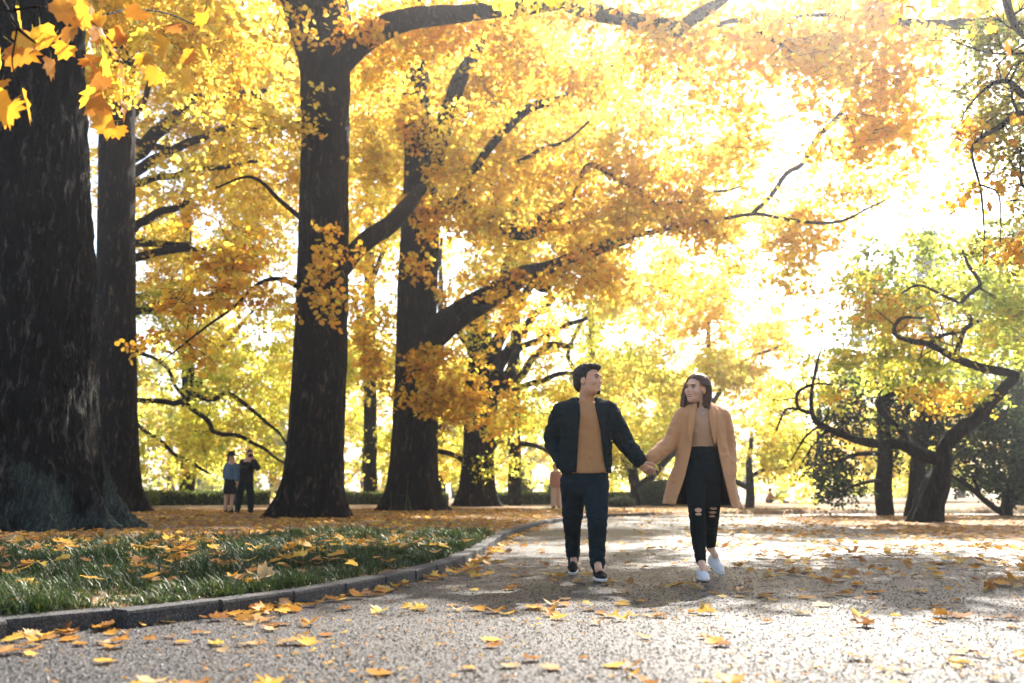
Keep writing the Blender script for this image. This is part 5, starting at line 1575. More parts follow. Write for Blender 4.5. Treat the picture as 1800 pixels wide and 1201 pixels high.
def hand(F, W, D, Np, thumb, sc=1.0, curl=(.55, .8, .7), spread=.0, k=.007):
    """hand at wrist W pointing along D, palm normal Np, thumb on side +-A"""
    W = np.asarray(W, float); D = unit(D); Np = unit(np.asarray(Np) - D * np.dot(Np, D)); A = np.cross(D, Np) * thumb
    F.cap(W - D * .03 * sc, W + D * .02 * sc, .027 * sc, .028 * sc, .015)
    for off in (-.024, 0, .022):
        F.cap(W + D * .015 * sc + A * off * .6 * sc, W + D * .075 * sc + A * off * sc, .018 * sc, .016 * sc, .012)
    for j, (off, ln) in enumerate([(.033, .9), (.011, 1.0), (-.011, .95), (-.032, .75)]):
        p = W + D * (.082 - .006 * abs(j - 1.2)) * sc + A * off * sc
        ang = 0.0
        for s_, (l_, c_) in enumerate(zip((.042, .027, .021), curl)):
            ang += c_ + .06 * j
            dirv = D * cos(ang) + Np * sin(ang) + A * spread * off * 6
            q = p + dirv * l_ * ln * sc
            F.cap(p, q, (.0098 - .001 * s_) * sc, (.0092 - .001 * s_) * sc, k)
            p = q
    p = W + D * .03 * sc + A * .03 * sc
    for l_, dv in ((.036, D * .75 + A * .6 + Np * .35), (.03, D * .8 + A * .05 + Np * .6), (.024, D * .55 - A * .55 + Np * .5)):
        q = p + unit(dv) * l_ * sc
        F.cap(p, q, .0115 * sc, .0105 * sc, k + .002)
        p = q

def head_frame(yaw, pitch, roll=0.0):
    """rows: forward, left, up in world; yaw 0 looks at the camera (-Y), positive turns towards +X"""
    f = np.array([sin(yaw) * cos(pitch), -cos(yaw) * cos(pitch), sin(pitch)])
    l = unit(np.cross([0, 0, 1.0], f)); u = np.cross(f, l)
    l2 = l * cos(roll) + u * sin(roll); u2 = -l * sin(roll) + u * cos(roll)
    return np.array([f, l2, u2])

def head(F, c, R, neck_to, sc=1.0, neck_r=.055, female=False):
    w = lambda f, l, u: np.asarray(c) + (R[0] * f + R[1] * l + R[2] * u) * sc
    e = lambda p, r, k=.02, op='add': F.ell(w(*p), np.array(r) * sc, k, op, R)
    e((-.012, 0, .035), (.098, .076, .086), .02)
    e((.028, 0, -.03), (.066, .064 if not female else .060, .082), .03)
    e((.038, 0, -.082), (.050, .048 if not female else .040, .036), .03)
    e((.078, 0, -.102), (.018, .020, .018), .02)
    for s_ in (-1, 1):
        e((.062, s_ * .040, -.028), (.030, .026, .026), .02)
        e((-.008, s_ * .077, -.012), (.021, .010, .033), .006)
        e((.092, s_ * .032, .004), (.014, .018, .012), .012, 'sub')
    e((.084, 0, .028), (.018, .050, .012), .015)
    F.cap(w(.086, 0, .008), w(.1035, 0, -.026), .0085 * sc, .0125 * sc, .014)
    for s_ in (-1, 1): F.cap(w(.093, s_ * .011, -.033), w(.098, s_ * .010, -.031), .009 * sc, .0085 * sc, .008)
    e((.086, 0, -.056), (.012, .026, .009), .012)
    e((.083, 0, -.076), (.012, .022, .009), .012)
    F.cap(w(-.018, 0, -.06), neck_to, neck_r, neck_r * 1.05, .035)
    return w

def face_parts(par, w, R, sc, lipmat, smile=True, browmat='hair_black', beard=False):
    def small(name, c, r, mat, h=.0022, R_=None):
        c = np.asarray(c); r = np.asarray(r) * sc
        g = Field(c - r.max() - .008, c + r.max() + .008, h); g.ell(c, r, 0, 'add', R if R_ is None else R_)
        return g.mesh(name, MAT[mat], par)
    for s_ in (-1, 1):
        e_ = small('eye', w(.0800, s_ * .032, .003), (.0100, .0135, .0058 if smile != 'squint' else .003), 'eye_white')
        small('iris', w(.0875, s_ * .032 , .003), (.0045, .0078, .0056 if smile != 'squint' else .003), 'eye_dark').parent = e_
        g = Field(w(.09, s_ * .032, .022) - .04, w(.09, s_ * .032, .022) + .04, .0025)
        g.chain([w(.0995, s_ * .016, .021), w(.0965, s_ * .034, .027), w(.084, s_ * .052, .022)], [.0035, .004, .0022], 0)
        g.mesh('eyebrow', MAT[browmat], par)
        g = Field(w(.09, s_ * .032, .008) - .03, w(.09, s_ * .032, .008) + .03, .002)
        g.chain([w(.089, s_ * .019, .006), w(.0915, s_ * .032, .0125), w(.083, s_ * .047, .005)], [.0018, .0022, .0018], 0)
        g.mesh('eyelashes', MAT['hair_black'], par)
    g = Field(w(.09, 0, -.064) - .05, w(.09, 0, -.064) + .05, .0022)
    g.chain([w(.083, -.029, -.051), w(.0965, -.012, -.0570), w(.0995, 0, -.0585), w(.0965, .012, -.0570), w(.083, .029, -.051)], [.0018, .0034, .0034, .0034, .0018], .003)
    g.chain([w(.083, -.029, -.052), w(.0935, -.014, -.0715), w(.0955, 0, -.0755), w(.0935, .014, -.0715), w(.083, .029, -.052)], [.0018, .0038, .0042, .0038, .0018], .003)
    g.mesh('lips', MAT[lipmat], par)
    if smile:
        g = Field(w(.09, 0, -.064) - .04, w(.09, 0, -.064) + .04, .0022)
        g.chain([w(.086, -.020, -.0590), w(.0945, 0, -.0655), w(.086, .020, -.0590)], [.0045, .0062, .0045], 0)
        g.mesh('teeth', MAT['teeth'], par)

def shoe(par, heel, toe, z0, mat, solemat, name='shoe', lift=0.0, w_=.043, shaft=.09):
    """heel/toe: (x, y) on the ground, z0 height of the sole under the toe, lift raises the heel"""
    h0 = np.array([heel[0], heel[1], z0 + lift]); t0 = np.array([toe[0], toe[1], z0])
    d = unit(t0 - h0); Ln = np.linalg.norm(t0 - h0)
    up = unit(np.cross(np.cross(d, [0, 0, 1.0]), d))
    F = Field(np.minimum(h0, t0) - .09, np.maximum(h0, t0) + np.array([.09, .09, .22]), .005)
    at = lambda s_, u: h0 + d * (s_ * Ln) + up * u
    F.cap(at(.12, .045), at(.35, .050), w_ * .82, w_ * .85, .02)
    F.cap(at(.35, .045), at(.72, .036), w_ * .88, w_ * .92, .02)
    F.cap(at(.72, .034), at(.90, .028), w_ * .92, w_ * .66, .02)
    F.cap(at(.16, .06), at(.22, shaft), w_ * .78, w_ * .85, .02)
    F.cap(at(.30, .085), at(.62, .055), w_ * .55, w_ * .5, .02)
    n0 = h0.copy()
    below = lambda X, Y, Z: -((X - n0[0]) * up[0] + (Y - n0[1]) * up[1] + (Z - n0[2]) * up[2] - .020)
    G_ = F.copy()
    F.cut(below)
    F.cut(lambda X, Y, Z: (X - n0[0]) * up[0] + (Y - n0[1]) * up[1] + (Z - n0[2]) * up[2] - shaft)
    o = F.mesh(name, MAT[mat], par)
    S = Field(np.minimum(h0, t0) - .09, np.maximum(h0, t0) + np.array([.09, .09, .12]), .005)
    S.cap(at(.13, .02), at(.35, .02), w_ * .90, w_ * .90, .02); S.cap(at(.35, .02), at(.72, .02), w_ * .90, w_ * 1.02, .02); S.cap(at(.72, .02), at(.92, .02), w_ * 1.02, w_ * .72, .02)
    S.cut(lambda X, Y, Z: (X - n0[0]) * up[0] + (Y - n0[1]) * up[1] + (Z - n0[2]) * up[2] - .026)
    S.cut(lambda X, Y, Z: -((X - n0[0]) * up[0] + (Y - n0[1]) * up[1] + (Z - n0[2]) * up[2] - .002))
    S.mesh('sole', MAT[solemat], o)
    g = Field(np.minimum(h0, t0) - .06, np.maximum(h0, t0) + np.array([.06, .06, .2]), .004)
    side = unit(np.cross(d, up))
    for s_, u_ in ((.36, .107), (.43, .101), (.50, .095), (.57, .088), (.64, .080)):
        g.cap(at(s_, u_) - side * .018 - up * .004, at(s_, u_) + side * .018 - up * .004, .0045, .0045, 0)
    g.mesh('laces', MAT[solemat if mat != 'shoe_white' else 'shoe_white'], o)
    return o

# ------------------------------------------------------------------ the strolling man
D0 = 7.95
def maker(d0, ox):
    org = np.array([ox, d0, 0.0])
    return org, (lambda px, py, dy: P(px, py, d0 + dy) - org)

def build_man():
    org, M = maker(D0, P(1027, 1018, D0)[0])
    e = tag(empty('person', tuple(org)), 'man in open navy jacket over tan shirt, hand in pocket, looking at the woman', 'person')
    lo, hi = (-.42, -.12, -.02), (.68, .80, 1.82)
    s = (D0 + .25) / FPX
    HW = M(1126, 812, .14)                         # held wrist
    Sl, El, Wl = M(990, 724, .27), M(973, 774, .36), M(996, 822, .16)
    Sr, Er = M(1069, 724, .25), M(1098, 776, .24)
    hipl, hipr = M(1009, 838, .27), M(1046, 838, .25)
    kl, kr = M(1006, 915, .44), M(1050, 917, .12)
    al, ar = M(1007, 968, .82), M(1050, 986, .16)
    cen = M(1028, 760, .25)
    # body -----------------------------------------------------------------
    B = Field(lo, hi, .0055)
    hc = M(1034.5, 669.5, .21); Rh = head_frame(radians(58), radians(6), radians(-7))
    w = head(B, hc, Rh, M(1031, 714, .27), 1.05, .060)
    B.loft([(cen[0], .26, M(0, 832, .25)[2], .135, .085), (cen[0], .26, M(0, 790, .25)[2], .13, .08), (cen[0], .26, M(0, 745, .25)[2], .15, .09), (cen[0], .27, M(0, 712, .25)[2], .10, .07)])
    B.chain([Sl, El, Wl], [.05, .04, .03], .02); B.chain([Sr, Er, HW], [.05, .04, .028], .02)
    B.cap(M(1031, 716, .27), Sl, .05, .05, .03); B.cap(M(1031, 716, .27), Sr, .05, .05, .03)
    for h_, k_, a_ in ((hipl, kl, al), (hipr, kr, ar)):
        B.chain([h_, h_ * .5 + k_ * .5, k_, k_ * .5 + a_ * .5 + [0, .02, 0], a_], [.06, .05, .042, .034, .03])
    B.cap(al, al + np.array([0, -.1, -.09]), .03, .03); B.cap(ar, ar + np.array([0, -.1, -.06]), .03, .03)
    B.ell(Wl + np.array([.02, .02, -.01]), (.022, .02, .03))
    hand(B, HW, (.62, -.12, -.78), (.55, .72, .25), 1, 1.08, (.5, .9, .7))
    B.mesh('body', MAT['skin'], e, dec=.3)
    face_parts(e, w, Rh, 1.05, 'lip_man', 'squint')
    # goatee
    g = Field(w(.07, 0, -.1) - .06, w(.07, 0, -.1) + .06, .003)
    g.ell(w(.080, 0, -.104), np.array([.021, .023, .020]), .01, 'add', Rh)
    g.cut(lambda X, Y, Z: (X - w(0, 0, -.094)[0]) * Rh[2][0] + (Y - w(0, 0, -.094)[1]) * Rh[2][1] + (Z - w(0, 0, -.094)[2]) * Rh[2][2])
    g.mesh('beard', MAT['hair_black'], e)
    # hair
    H = Field(hc - .17, hc + .19, .0045)
    H.ell(w(-.022, 0, .044), np.array([.104, .086, .092]) * 1.05, .0, 'add', Rh)
    H.ell(w(.030, 0, .100), np.array([.072, .068, .026]) * 1.05, .02, 'add', Rh)
    H.ell(w(-.06, 0, -.02), np.array([.058, .07, .062]) * 1.05, .02, 'add', Rh)
    def hl(X, Y, Z):
        q = [X - hc[0], Y - hc[1], Z - hc[2]]
        f = sum(Rh[0][i] * q[i] for i in range(3)) / 1.05; u = sum(Rh[2][i] * q[i] for i in range(3)) / 1.05
        return np.interp(f, [-.12, -.05, -.025, -.005, .014, .03, .06, .12], [-.085, -.070, -.01, .020, -.004, .055, .078, .088]) - u
    H.cut(hl)
    H.wrinkle(.008, 48, (1, 1, .45), 3.)
    H.mesh('hair', MAT['hair_black'], e, dec=.6)
    # shirt
    S = Field(lo, hi, .008)
    z = lambda py: M(0, py, .25)[2]
    S.loft([(M(1029, 800, .25)[0], .252, z(831), 40.5 * s, .128), (M(1029, 800, .25)[0], .25, z(824), 40.5 * s, .128), (M(1030, 800, .25)[0], .247, z(805), 38 * s, .120), (M(1030, 800, .25)[0], .245, z(770), 37 * s, .12), (M(1030, 800, .25)[0], .25, z(735), 41 * s, .125), (M(1031, 800, .25)[0], .26, z(716), 32 * s, .10), (M(1031, 800, .25)[0], .262, z(707), 17 * s, .070)], .02)
    S.wrinkle(.006, 8, (1.0, 1, 1.2), 1.4); S.wrinkle(.004, 18, (1.2, 1, 1.6), 8., lambda p: np.clip((1.12 - p[:, 2]) / .2, 0, 1))
    S.mesh('shirt', MAT['shirt_tan'], e, dec=.5)
    # jacket
    J = Field(lo, hi, .007)
    cx = lambda px: M(px, 800, .25)[0]
    J.loft([(cx(1029), .25, z(830), 42 * s, .140), (cx(1029), .25, z(822), 43 * s, .144), (cx(1030), .25, z(800), 42.5 * s, .142), (cx(1030), .25, z(765), 42.5 * s, .144), (cx(1030), .25, z(735), 45.5 * s, .142), (cx(1031), .26, z(718), 38 * s, .115), (cx(1032), .27, z(704), 21 * s, .085)], .02)
    J.cap(M(1020, 709, .27), Sl, .058, .070, .04); J.cap(M(1044, 709, .27), Sr, .058, .070, .04)
    J.chain([Sl, Sl * .5 + El * .5 + np.array([-.008, 0, 0]), El, El * .5 + Wl * .5, Wl], [.074, .068, .062, .058, .05], .03)
    J.chain([Sr, Sr * .5 + Er * .5, Er, Er * .45 + HW * .55, HW - unit(HW - Er) * .01], [.072, .064, .056, .049, .041], .03)
    J.wrinkle(.006, 7, (1, 1, 1.5), 7.); J.wrinkle(.0025, 20, (1, 1, 1.3), 2.); J.wrinkle(.007, 16, (.8, .8, 1.6), 4., lambda p: (np.abs(p[:, 0] - .02) > .21) * 1.0)
    # hem and cuff ribs
    J.loft([(cx(1029), .25, z(831), 42.5 * s, .141), (cx(1029), .25, z(823), 43 * s, .144)], .004)
    el = lambda zz: np.interp(zz, [z(834), z(800), z(760), z(730), z(712), z(702)], [cx(1011), cx(1013), cx(1016), cx(1019), cx(1019), cx(1014)])
    er = lambda zz: np.interp(zz, [z(834), z(800), z(760), z(730), z(712), z(702)], [cx(1064), cx(1058), cx(1054), cx(1048), cx(1045), cx(1050)])
    J.cut(lambda X, Y, Z: np.minimum(np.minimum(X - el(Z), er(Z) - X), .26 - Y))
    J.cut(lambda X, Y, Z: Z - np.interp(X, [cx(1000), cx(1018), cx(1046), cx(1065)], [z(690), z(699), z(699), z(690)]) + 0 * Y)
    J.mesh('jacket', MAT['jacket_navy'], e, dec=.45)
    # trousers
    T = Field(lo, hi, .007)
    T.loft([(cx(1027), .27, z(880), 14 * s, .06), (cx(1027), .262, z(868), 31 * s, .105), (cx(1027), .26, z(857), 39 * s, .122), (cx(1027), .258, z(845), 40 * s, .126), (cx(1027), .255, z(826), 38 * s, .116)], .02)
    T.chain([hipl + [-.004, 0, -.03], hipl * .5 + kl * .5, kl, kl * .5 + al * .5 + [0, .02, 0], al + [0, -.015, -.055]], [.092, .082, .063, .055, .044], .03)
    T.chain([hipr + [.004, 0, -.03], hipr * .5 + kr * .5, kr, kr * .5 + ar * .5 + [0, .02, 0], ar + [0, -.005, -.045]], [.092, .082, .063, .055, .045], .03)
    T.wrinkle(.005, 10, (1, 1, 1.6), 5.); T.wrinkle(.003, 30, (.7, .7, 1.8), 3.)
    T.wrinkle(.007, 22, (.6, .6, 2.2), 9., lambda p: np.exp(-((p[:, 2] - .5) / .1) ** 2) + np.exp(-((p[:, 2] - .16) / .08) ** 2))
    T.mesh('trousers', MAT['jeans_navy'], e, dec=.5)
    shoe(e, (ar[0] + .0, ar[1] + .06), (ar[0] + .025, ar[1] - .215), .002, 'shoe_black', 'rubber_white', shaft=.105)
    shoe(e, (al[0] + .0, al[1] + .04), (al[0] - .015, al[1] - .20), .002, 'shoe_black', 'rubber_white', lift=.075, shaft=.105)
    return HW + org

def build_woman(HWm):
    org, M = maker(D0 + .05, P(1238, 1016, D0)[0])
    e = tag(empty('person', tuple(org)), 'smiling woman in long camel coat, ripped black jeans and white sneakers', 'person')
    lo, hi = (-.62, -.12, -.02), (.40, .76, 1.72)
    s = (D0 + .25) / FPX
    z = lambda py: M(0, py, .22)[2]
    cx = lambda px: M(px, 800, .22)[0]
    HW = HWm - org + np.array([.088, .035, .018])
    Sl, El = M(1201, 729, .24), M(1178, 778, .22)
    Sr, Er, Wr = M(1268, 729, .24), M(1280, 782, .30), M(1281, 834, .20)
    hipl, hipr = M(1221, 822, .22), M(1247, 822, .24)
    kl, kr = M(1225, 904, .10), M(1251, 901, .26)
    al, ar = M(1232, 986, .16), M(1249, 963, .66)
    B = Field(lo, hi, .0055)
    hc = M(1224, 684, .18); Rh = head_frame(radians(-46), radians(3), radians(-4))
    w = head(B, hc, Rh, M(1234, 722, .25), .98, .046, True)
    B.loft([(cx(1235), .23, z(815), .13, .085), (cx(1235), .23, z(786), .105, .075), (cx(1235), .23, z(745), .125, .085), (cx(1235), .24, z(718), .09, .06)])
    B.chain([Sl, El, HW], [.042, .034, .024]); B.chain([Sr, Er, Wr], [.042, .034, .025])
    B.cap(M(1234, 720, .25), Sl, .04, .042, .03); B.cap(M(1234, 720, .25), Sr, .04, .042, .03)
    for h_, k_, a_ in ((hipl, kl, al), (hipr, kr, ar)):
        B.chain([h_ + [0, 0, -.05], h_ * .5 + k_ * .5, k_, k_ * .5 + a_ * .5 + [0, .02, 0], a_], [.05, .055, .0525, .036, .031])
    B.cap(al, al + np.array([0, -.1, -.06]), .028, .026); B.cap(ar, ar + np.array([.02, -.1, -.06]), .028, .026)
    B.ell(Wr + np.array([0, 0, -.05]), (.02, .03, .06))
    hand(B, HW, (-.62, -.02, -.78), (-.55, -.60, .35), 1, .95, (.5, .9, .7))
    B.mesh('body', MAT['skin_light'], e, dec=.3)
    face_parts(e, w, Rh, .98, 'lip', True, 'hair_brown')
    # hair: a bob to the shoulders, parted in the middle
    H = Field(hc - np.array([.17, .17, .24]), hc + .17, .005)
    H.ell(w(-.020, 0, .040), np.array([.104, .086, .090]), .0, 'add', Rh)
    H.chain([w(-.045, .0, .03), w(-.062, 0, -.06), w(-.058, 0, -.165)], [.088, .080, .072], .02)
    for s_ in (-1, 1):
        H.chain([w(-.02, s_ * .045, .05), w(-.012, s_ * .080, -.02), w(.000, s_ * .084, -.09), w(.004, s_ * .088, -.165)], [.05, .040, .036, .036], .03)
    def face_cut(X, Y, Z):
        q = [X - hc[0], Y - hc[1], Z - hc[2]]
        f, l, u = (sum(Rh[j][i] * q[i] for i in range(3)) for j in range(3))
        hf = np.interp(u, [-.2, -.05, .02, .06, .085, .12], [.012, .014, .022, .045, .075, .12])
        face = np.minimum(f - hf, .075 + .0 * f - np.abs(l))
        low = -.155 - u + .01 * np.sin(l * 90)
        # near side tucked behind the ear
        ear = np.minimum(np.minimum(f + .028, l - .035), .030 - u)
        return np.maximum(np.maximum(face, low), ear)
    H.cut(face_cut)
    H.wrinkle(.007, 60, (1, 1, .12), 3.)
    H.mesh('hair', MAT['hair_brown'], e, dec=.5)
    # sweater with roll neck
    S = Field(lo, hi, .008)
    S.loft([(cx(1235), .228, z(794), 24 * s, .092), (cx(1235), .225, z(775), 26 * s, .103), (cx(1235), .218, z(748), 30 * s, .118), (cx(1235), .225, z(728), 31 * s, .105), (cx(1235), .235, z(717), 22 * s, .080), (cx(1234), .232, z(710), 13.5 * s, .062)], .02)
    S.chain([M(1234, 716, .238), M(1231, 706, .222)], [.060, .057], .015)
    S.wrinkle(.006, 12, (1, 1, 1.4), 4.)
    S.mesh('sweater', MAT['sweater'], e, dec=.6)
    g = Field(M(1235, 725, .1) - .1, M(1235, 725, .1) + .1, .0035)
    zc = M(1235, 728, .12)
    g.chain([M(1222, 713, .165), M(1229, 722, .125), M(1235, 727, .112), M(1241, 722, .122), M(1247, 713, .165)], [.0022] * 5, 0)
    g.ell(M(1235, 728, .108), (.007, .005, .009), .002)
    g.mesh('necklace', MAT['metal_silver'], e)
    # coat: a shell, open at the front, flaring to the hem
    C = Field(lo, hi, .0075)
    C.loft([(cx(1231), .25, z(892), 66 * s, .215), (cx(1232), .25, z(872), 61 * s, .205), (cx(1234), .245, z(830), 52 * s, .180), (cx(1235), .24, z(790), 44 * s, .155), (cx(1235), .235, z(755), 40 * s, .145), (cx(1235), .235, z(732), 39 * s, .135), (cx(1235), .245, z(718), 30 * s, .105), (cx(1234), .25, z(710), 19 * s, .085)], .02, p=2.2)
    C.cap(M(1228, 716, .255), Sl, .045, .052, .03); C.cap(M(1242, 716, .255), Sr, .045, .052, .03)
    sl = C.copy()
    arm = Field(lo, hi, .0075)
    for G_ in (C,):
        G_.chain([Sl, Sl * .5 + El * .5, El, El * .5 + HW * .5, HW - unit(HW - El) * .008], [.055, .055, .051, .047, .045], .025)
        G_.chain([Sr, Sr * .5 + Er * .5 + [.006, 0, 0], Er, Er * .5 + Wr * .5, Wr], [.055, .056, .053, .050, .047], .025)
    C.wrinkle(.007, 6, (1, 1, .8), 2.); C.wrinkle(.010, 7, (1, 1, .16), 5., lambda p: np.clip((.95 - p[:, 2]) / .4, 0, 1)); C.wrinkle(.005, 16, (1, 1, 1.2), 6., lambda p: (np.abs(p[:, 0]) > .17) * 1.0)
    inn = sl.copy(); inn.f = inn.f + .016
    L_ = sl.copy(); L_.f = np.maximum(sl.f + .013, -(sl.f + .024)).astype(np.float32)
    el = lambda zz: np.interp(zz, [z(900), z(885), z(840), z(800), z(786), z(750), z(720), z(705)], [cx(1178), cx(1182), cx(1198), cx(1209), cx(1212), cx(1216), cx(1220), cx(1222)])
    er = lambda zz: np.interp(zz, [z(900), z(885), z(840), z(800), z(786), z(750), z(720), z(705)], [cx(1280), cx(1276), cx(1266), cx(1259), cx(1257), cx(1252), cx(1249), cx(1247)])
    opening = lambda X, Y, Z: np.minimum(np.minimum(X - el(Z), er(Z) - X), .24 - Y)
    hem = lambda X, Y, Z: np.interp(X, [cx(1166), cx(1200), cx(1298)], [z(886), z(889), z(894)]) - Z + 0 * Y
    C.f = np.maximum(C.f, -inn.f).astype(np.float32)
    C.cut(opening); C.cut(hem)
    C.cut(lambda X, Y, Z: Z - z(703) + 0 * X + 0 * Y)
    co = C.mesh('coat', MAT['coat_camel'], e, dec=.35)
    L_.cut(opening); L_.cut(lambda X, Y, Z: hem(X, Y, Z) + .012); L_.cut(lambda X, Y, Z: Z - z(770) + 0 * X + 0 * Y)
    L_.mesh('lining', MAT['coat_lining'], co, dec=.4)
    # lapels and pocket flaps lie on the coat
    for pts, rr in (([(1222, 712, .145), (1217, 730, .10), (1214, 755, .085), (1213, 780, .085)], [.016, .026, .024, .006]), ([(1247, 712, .145), (1252, 730, .10), (1255, 755, .085), (1257, 780, .085)], [.016, .026, .024, .006])):
        g = Field(M(1200, 790, .0), M(1270, 700, .25), .006)
        g.chain([M(*q) for q in pts], rr, .01, sub=6, sc=(1, .25, 1))
        g.mesh('lapel', MAT['coat_camel'], co)
    for a, b in (((1290, 822, .17), (1293, 835, .19)),):
        g = Field(M(min(a[0], b[0]) - 12, max(a[1], b[1]) + 12, .0), M(max(a[0], b[0]) + 12, min(a[1], b[1]) - 12, .3), .006)
        g.cap(M(*a), M(*b), .010, .010, 0, sc=(1, .6, 1.2))
        g.mesh('pocket_flap', MAT['coat_camel'], co)
    # jeans with torn knees
    T = Field(lo, hi, .006)
    T.loft([(cx(1235), .24, z(862), 10 * s, .05), (cx(1234), .235, z(850), 24 * s, .10), (cx(1234), .235, z(840), 31 * s, .122), (cx(1234), .235, z(825), 31 * s, .122), (cx(1234), .23, z(800), 27 * s, .105), (cx(1234), .228, z(786), 26.8 * s, .106)], .02)
    T.chain([hipl + [0, 0, -.06], hipl * .5 + kl * .5, kl, kl * .5 + al * .5 + [0, .02, 0], al + [0, 0, -.0]], [.084, .074, .058, .050, .037], .02)
    T.chain([hipr + [0, 0, -.06], hipr * .5 + kr * .5, kr, kr * .5 + ar * .5 + [0, .02, 0], ar + [0, 0, .01]], [.084, .074, .058, .050, .037], .02)
    T.wrinkle(.004, 14, (1, 1, 1.6), 5.)
    rnd = np.random.default_rng(5)
    for kc, n_ in ((kl, 2), (kr, 3)):
        for j in range(n_):
            q = kc + np.array([rnd.uniform(-.006, .006), -.055, .034 - j * .032])
            T.ell(q, ((.036 if n_ == 3 else .031) - .003 * j, .032, (.017 if j == 0 else .011)), .002, 'sub')
    T.mesh('jeans', MAT['jeans_black'], e, dec=.4)
    g = Field(M(1205, 800, 0.), M(1270, 780, .3), .006)
    shoe(e, (al[0] + .0, al[1] + .055), (al[0] - .0, al[1] - .19), .002, 'shoe_white', 'shoe_white', w_=.040, shaft=.085)
    shoe(e, (ar[0] + .0, ar[1] + .045), (ar[0] + .055, ar[1] - .165), .004, 'shoe_white', 'shoe_white', lift=.095, w_=.040, shaft=.085)

HWm = build_man()
build_woman(HWm)
# ------------------------------------------------------------------ people further back
def far_person(d0, px0, zg, label, build):
    org = np.array([P(px0, 868, d0)[0], d0, zg])
    e = tag(empty('person', tuple(org)), label, 'person')
    M = lambda px, h, dy=0.: np.array([(px - px0) * d0 / FPX, dy, h])     # pixel column, height in metres
    build(e, M)
    return e
def part(e, name, mat, lo, hi, fn, h=.013):
    F = Field(lo, hi, h); fn(F); return F.mesh(name, MAT[mat], e)
LO, HI = (-.55, -.5, -.03), (.55, .5, 1.95)
zc = float(lawn_z(np.array([-7.9]), np.array([28.]))[0])

def hat_woman(e, M):
    hd = M(404, 1.52, .0)
    def body(F):
        F.ell(hd, (.075, .09, .11)); F.cap(hd, M(405, 1.33), .05, .055)
        F.cap(M(405, 1.36), M(405, .85), .11, .11, .04)
        F.chain([M(399, .85), M(398, .48, .0), M(397, .08, .03)], [.085, .055, .04]); F.chain([M(410, .85), M(409, .48, -.04), M(408, .08, -.06)], [.085, .055, .04])
        F.chain([M(413, 1.3), M(415, 1.06, -.05), M(418, .85, -.10)], [.05, .042, .03]); F.chain([M(397, 1.3), M(395, 1.05), M(398, .82, .05)], [.05, .042, .03])
        hand(F, M(418, .85, -.10), (.1, -.1, -1), (-1, 0, 0), 1, 1.0)
    part(e, 'body', 'skin', LO, HI, body)
    part(e, 'hair', 'hair_black', LO, HI, lambda F: (F.ell(hd + [-.01, .02, .01], (.095, .10, .12)), F.chain([hd + [-.04, .03, 0], M(401, 1.36, .04), M(400, 1.22, .08)], [.085, .08, .05]), F.cut(lambda X, Y, Z: np.minimum(X - hd[0] - .04, .10 - np.abs(Y) + 0 * Z))))
    def hat(F):
        F.loft([(hd[0], 0, hd[2] + .06, .105, .115), (hd[0] - .005, 0, hd[2] + .14, .10, .105), (hd[0] - .01, 0, hd[2] + .19, .085, .09)], .01)
        F.loft([(hd[0] + .02, 0, hd[2] + .055, .19, .18), (hd[0] + .02, 0, hd[2] + .083, .185, .175)], .01)
    part(e, 'hat', 'cloth_black', LO, HI, hat)
    def jac(F):
        F.loft([(M(405, 0)[0], 0, .92, .165, .13), (M(405, 0)[0], 0, 1.1, .155, .125), (M(405, 0)[0], 0, 1.28, .17, .12), (M(405, 0)[0], 0, 1.40, .08, .075)], .03)
        F.chain([M(413, 1.31), M(415, 1.06, -.05), M(417.5, .90, -.09)], [.075, .065, .055], .03); F.chain([M(397, 1.31), M(394.5, 1.05), M(397, .90, .05)], [.075, .065, .055], .03)
        F.wrinkle(.008, 9)
    part(e, 'jacket', 'denim_light', LO, HI, jac)
    part(e, 'skirt', 'cloth_black', LO, HI, lambda F: (F.loft([(M(404, 0)[0], 0, .52, .185, .16), (M(404, 0)[0], 0, .75, .175, .15), (M(404, 0)[0], 0, .94, .15, .125)], .02), F.wrinkle(.008, 8, (1, 1, .3))))
    for a, y in ((397, .03), (408, -.06)):
        part(e, 'boot', 'shoe_black', LO, HI, lambda F: (F.cap(M(a, .17, y + .02), M(a, .06, y + .02), .055, .055), F.cap(M(a, .045, y + .03), M(a + 5, .035, y - .12), .045, .04), F.cut(lambda X, Y, Z: .001 - Z + 0 * X + 0 * Y)))
far_person(28.0, 404, zc, 'woman in black hat, denim jacket and black skirt standing on the leaf litter', hat_woman)

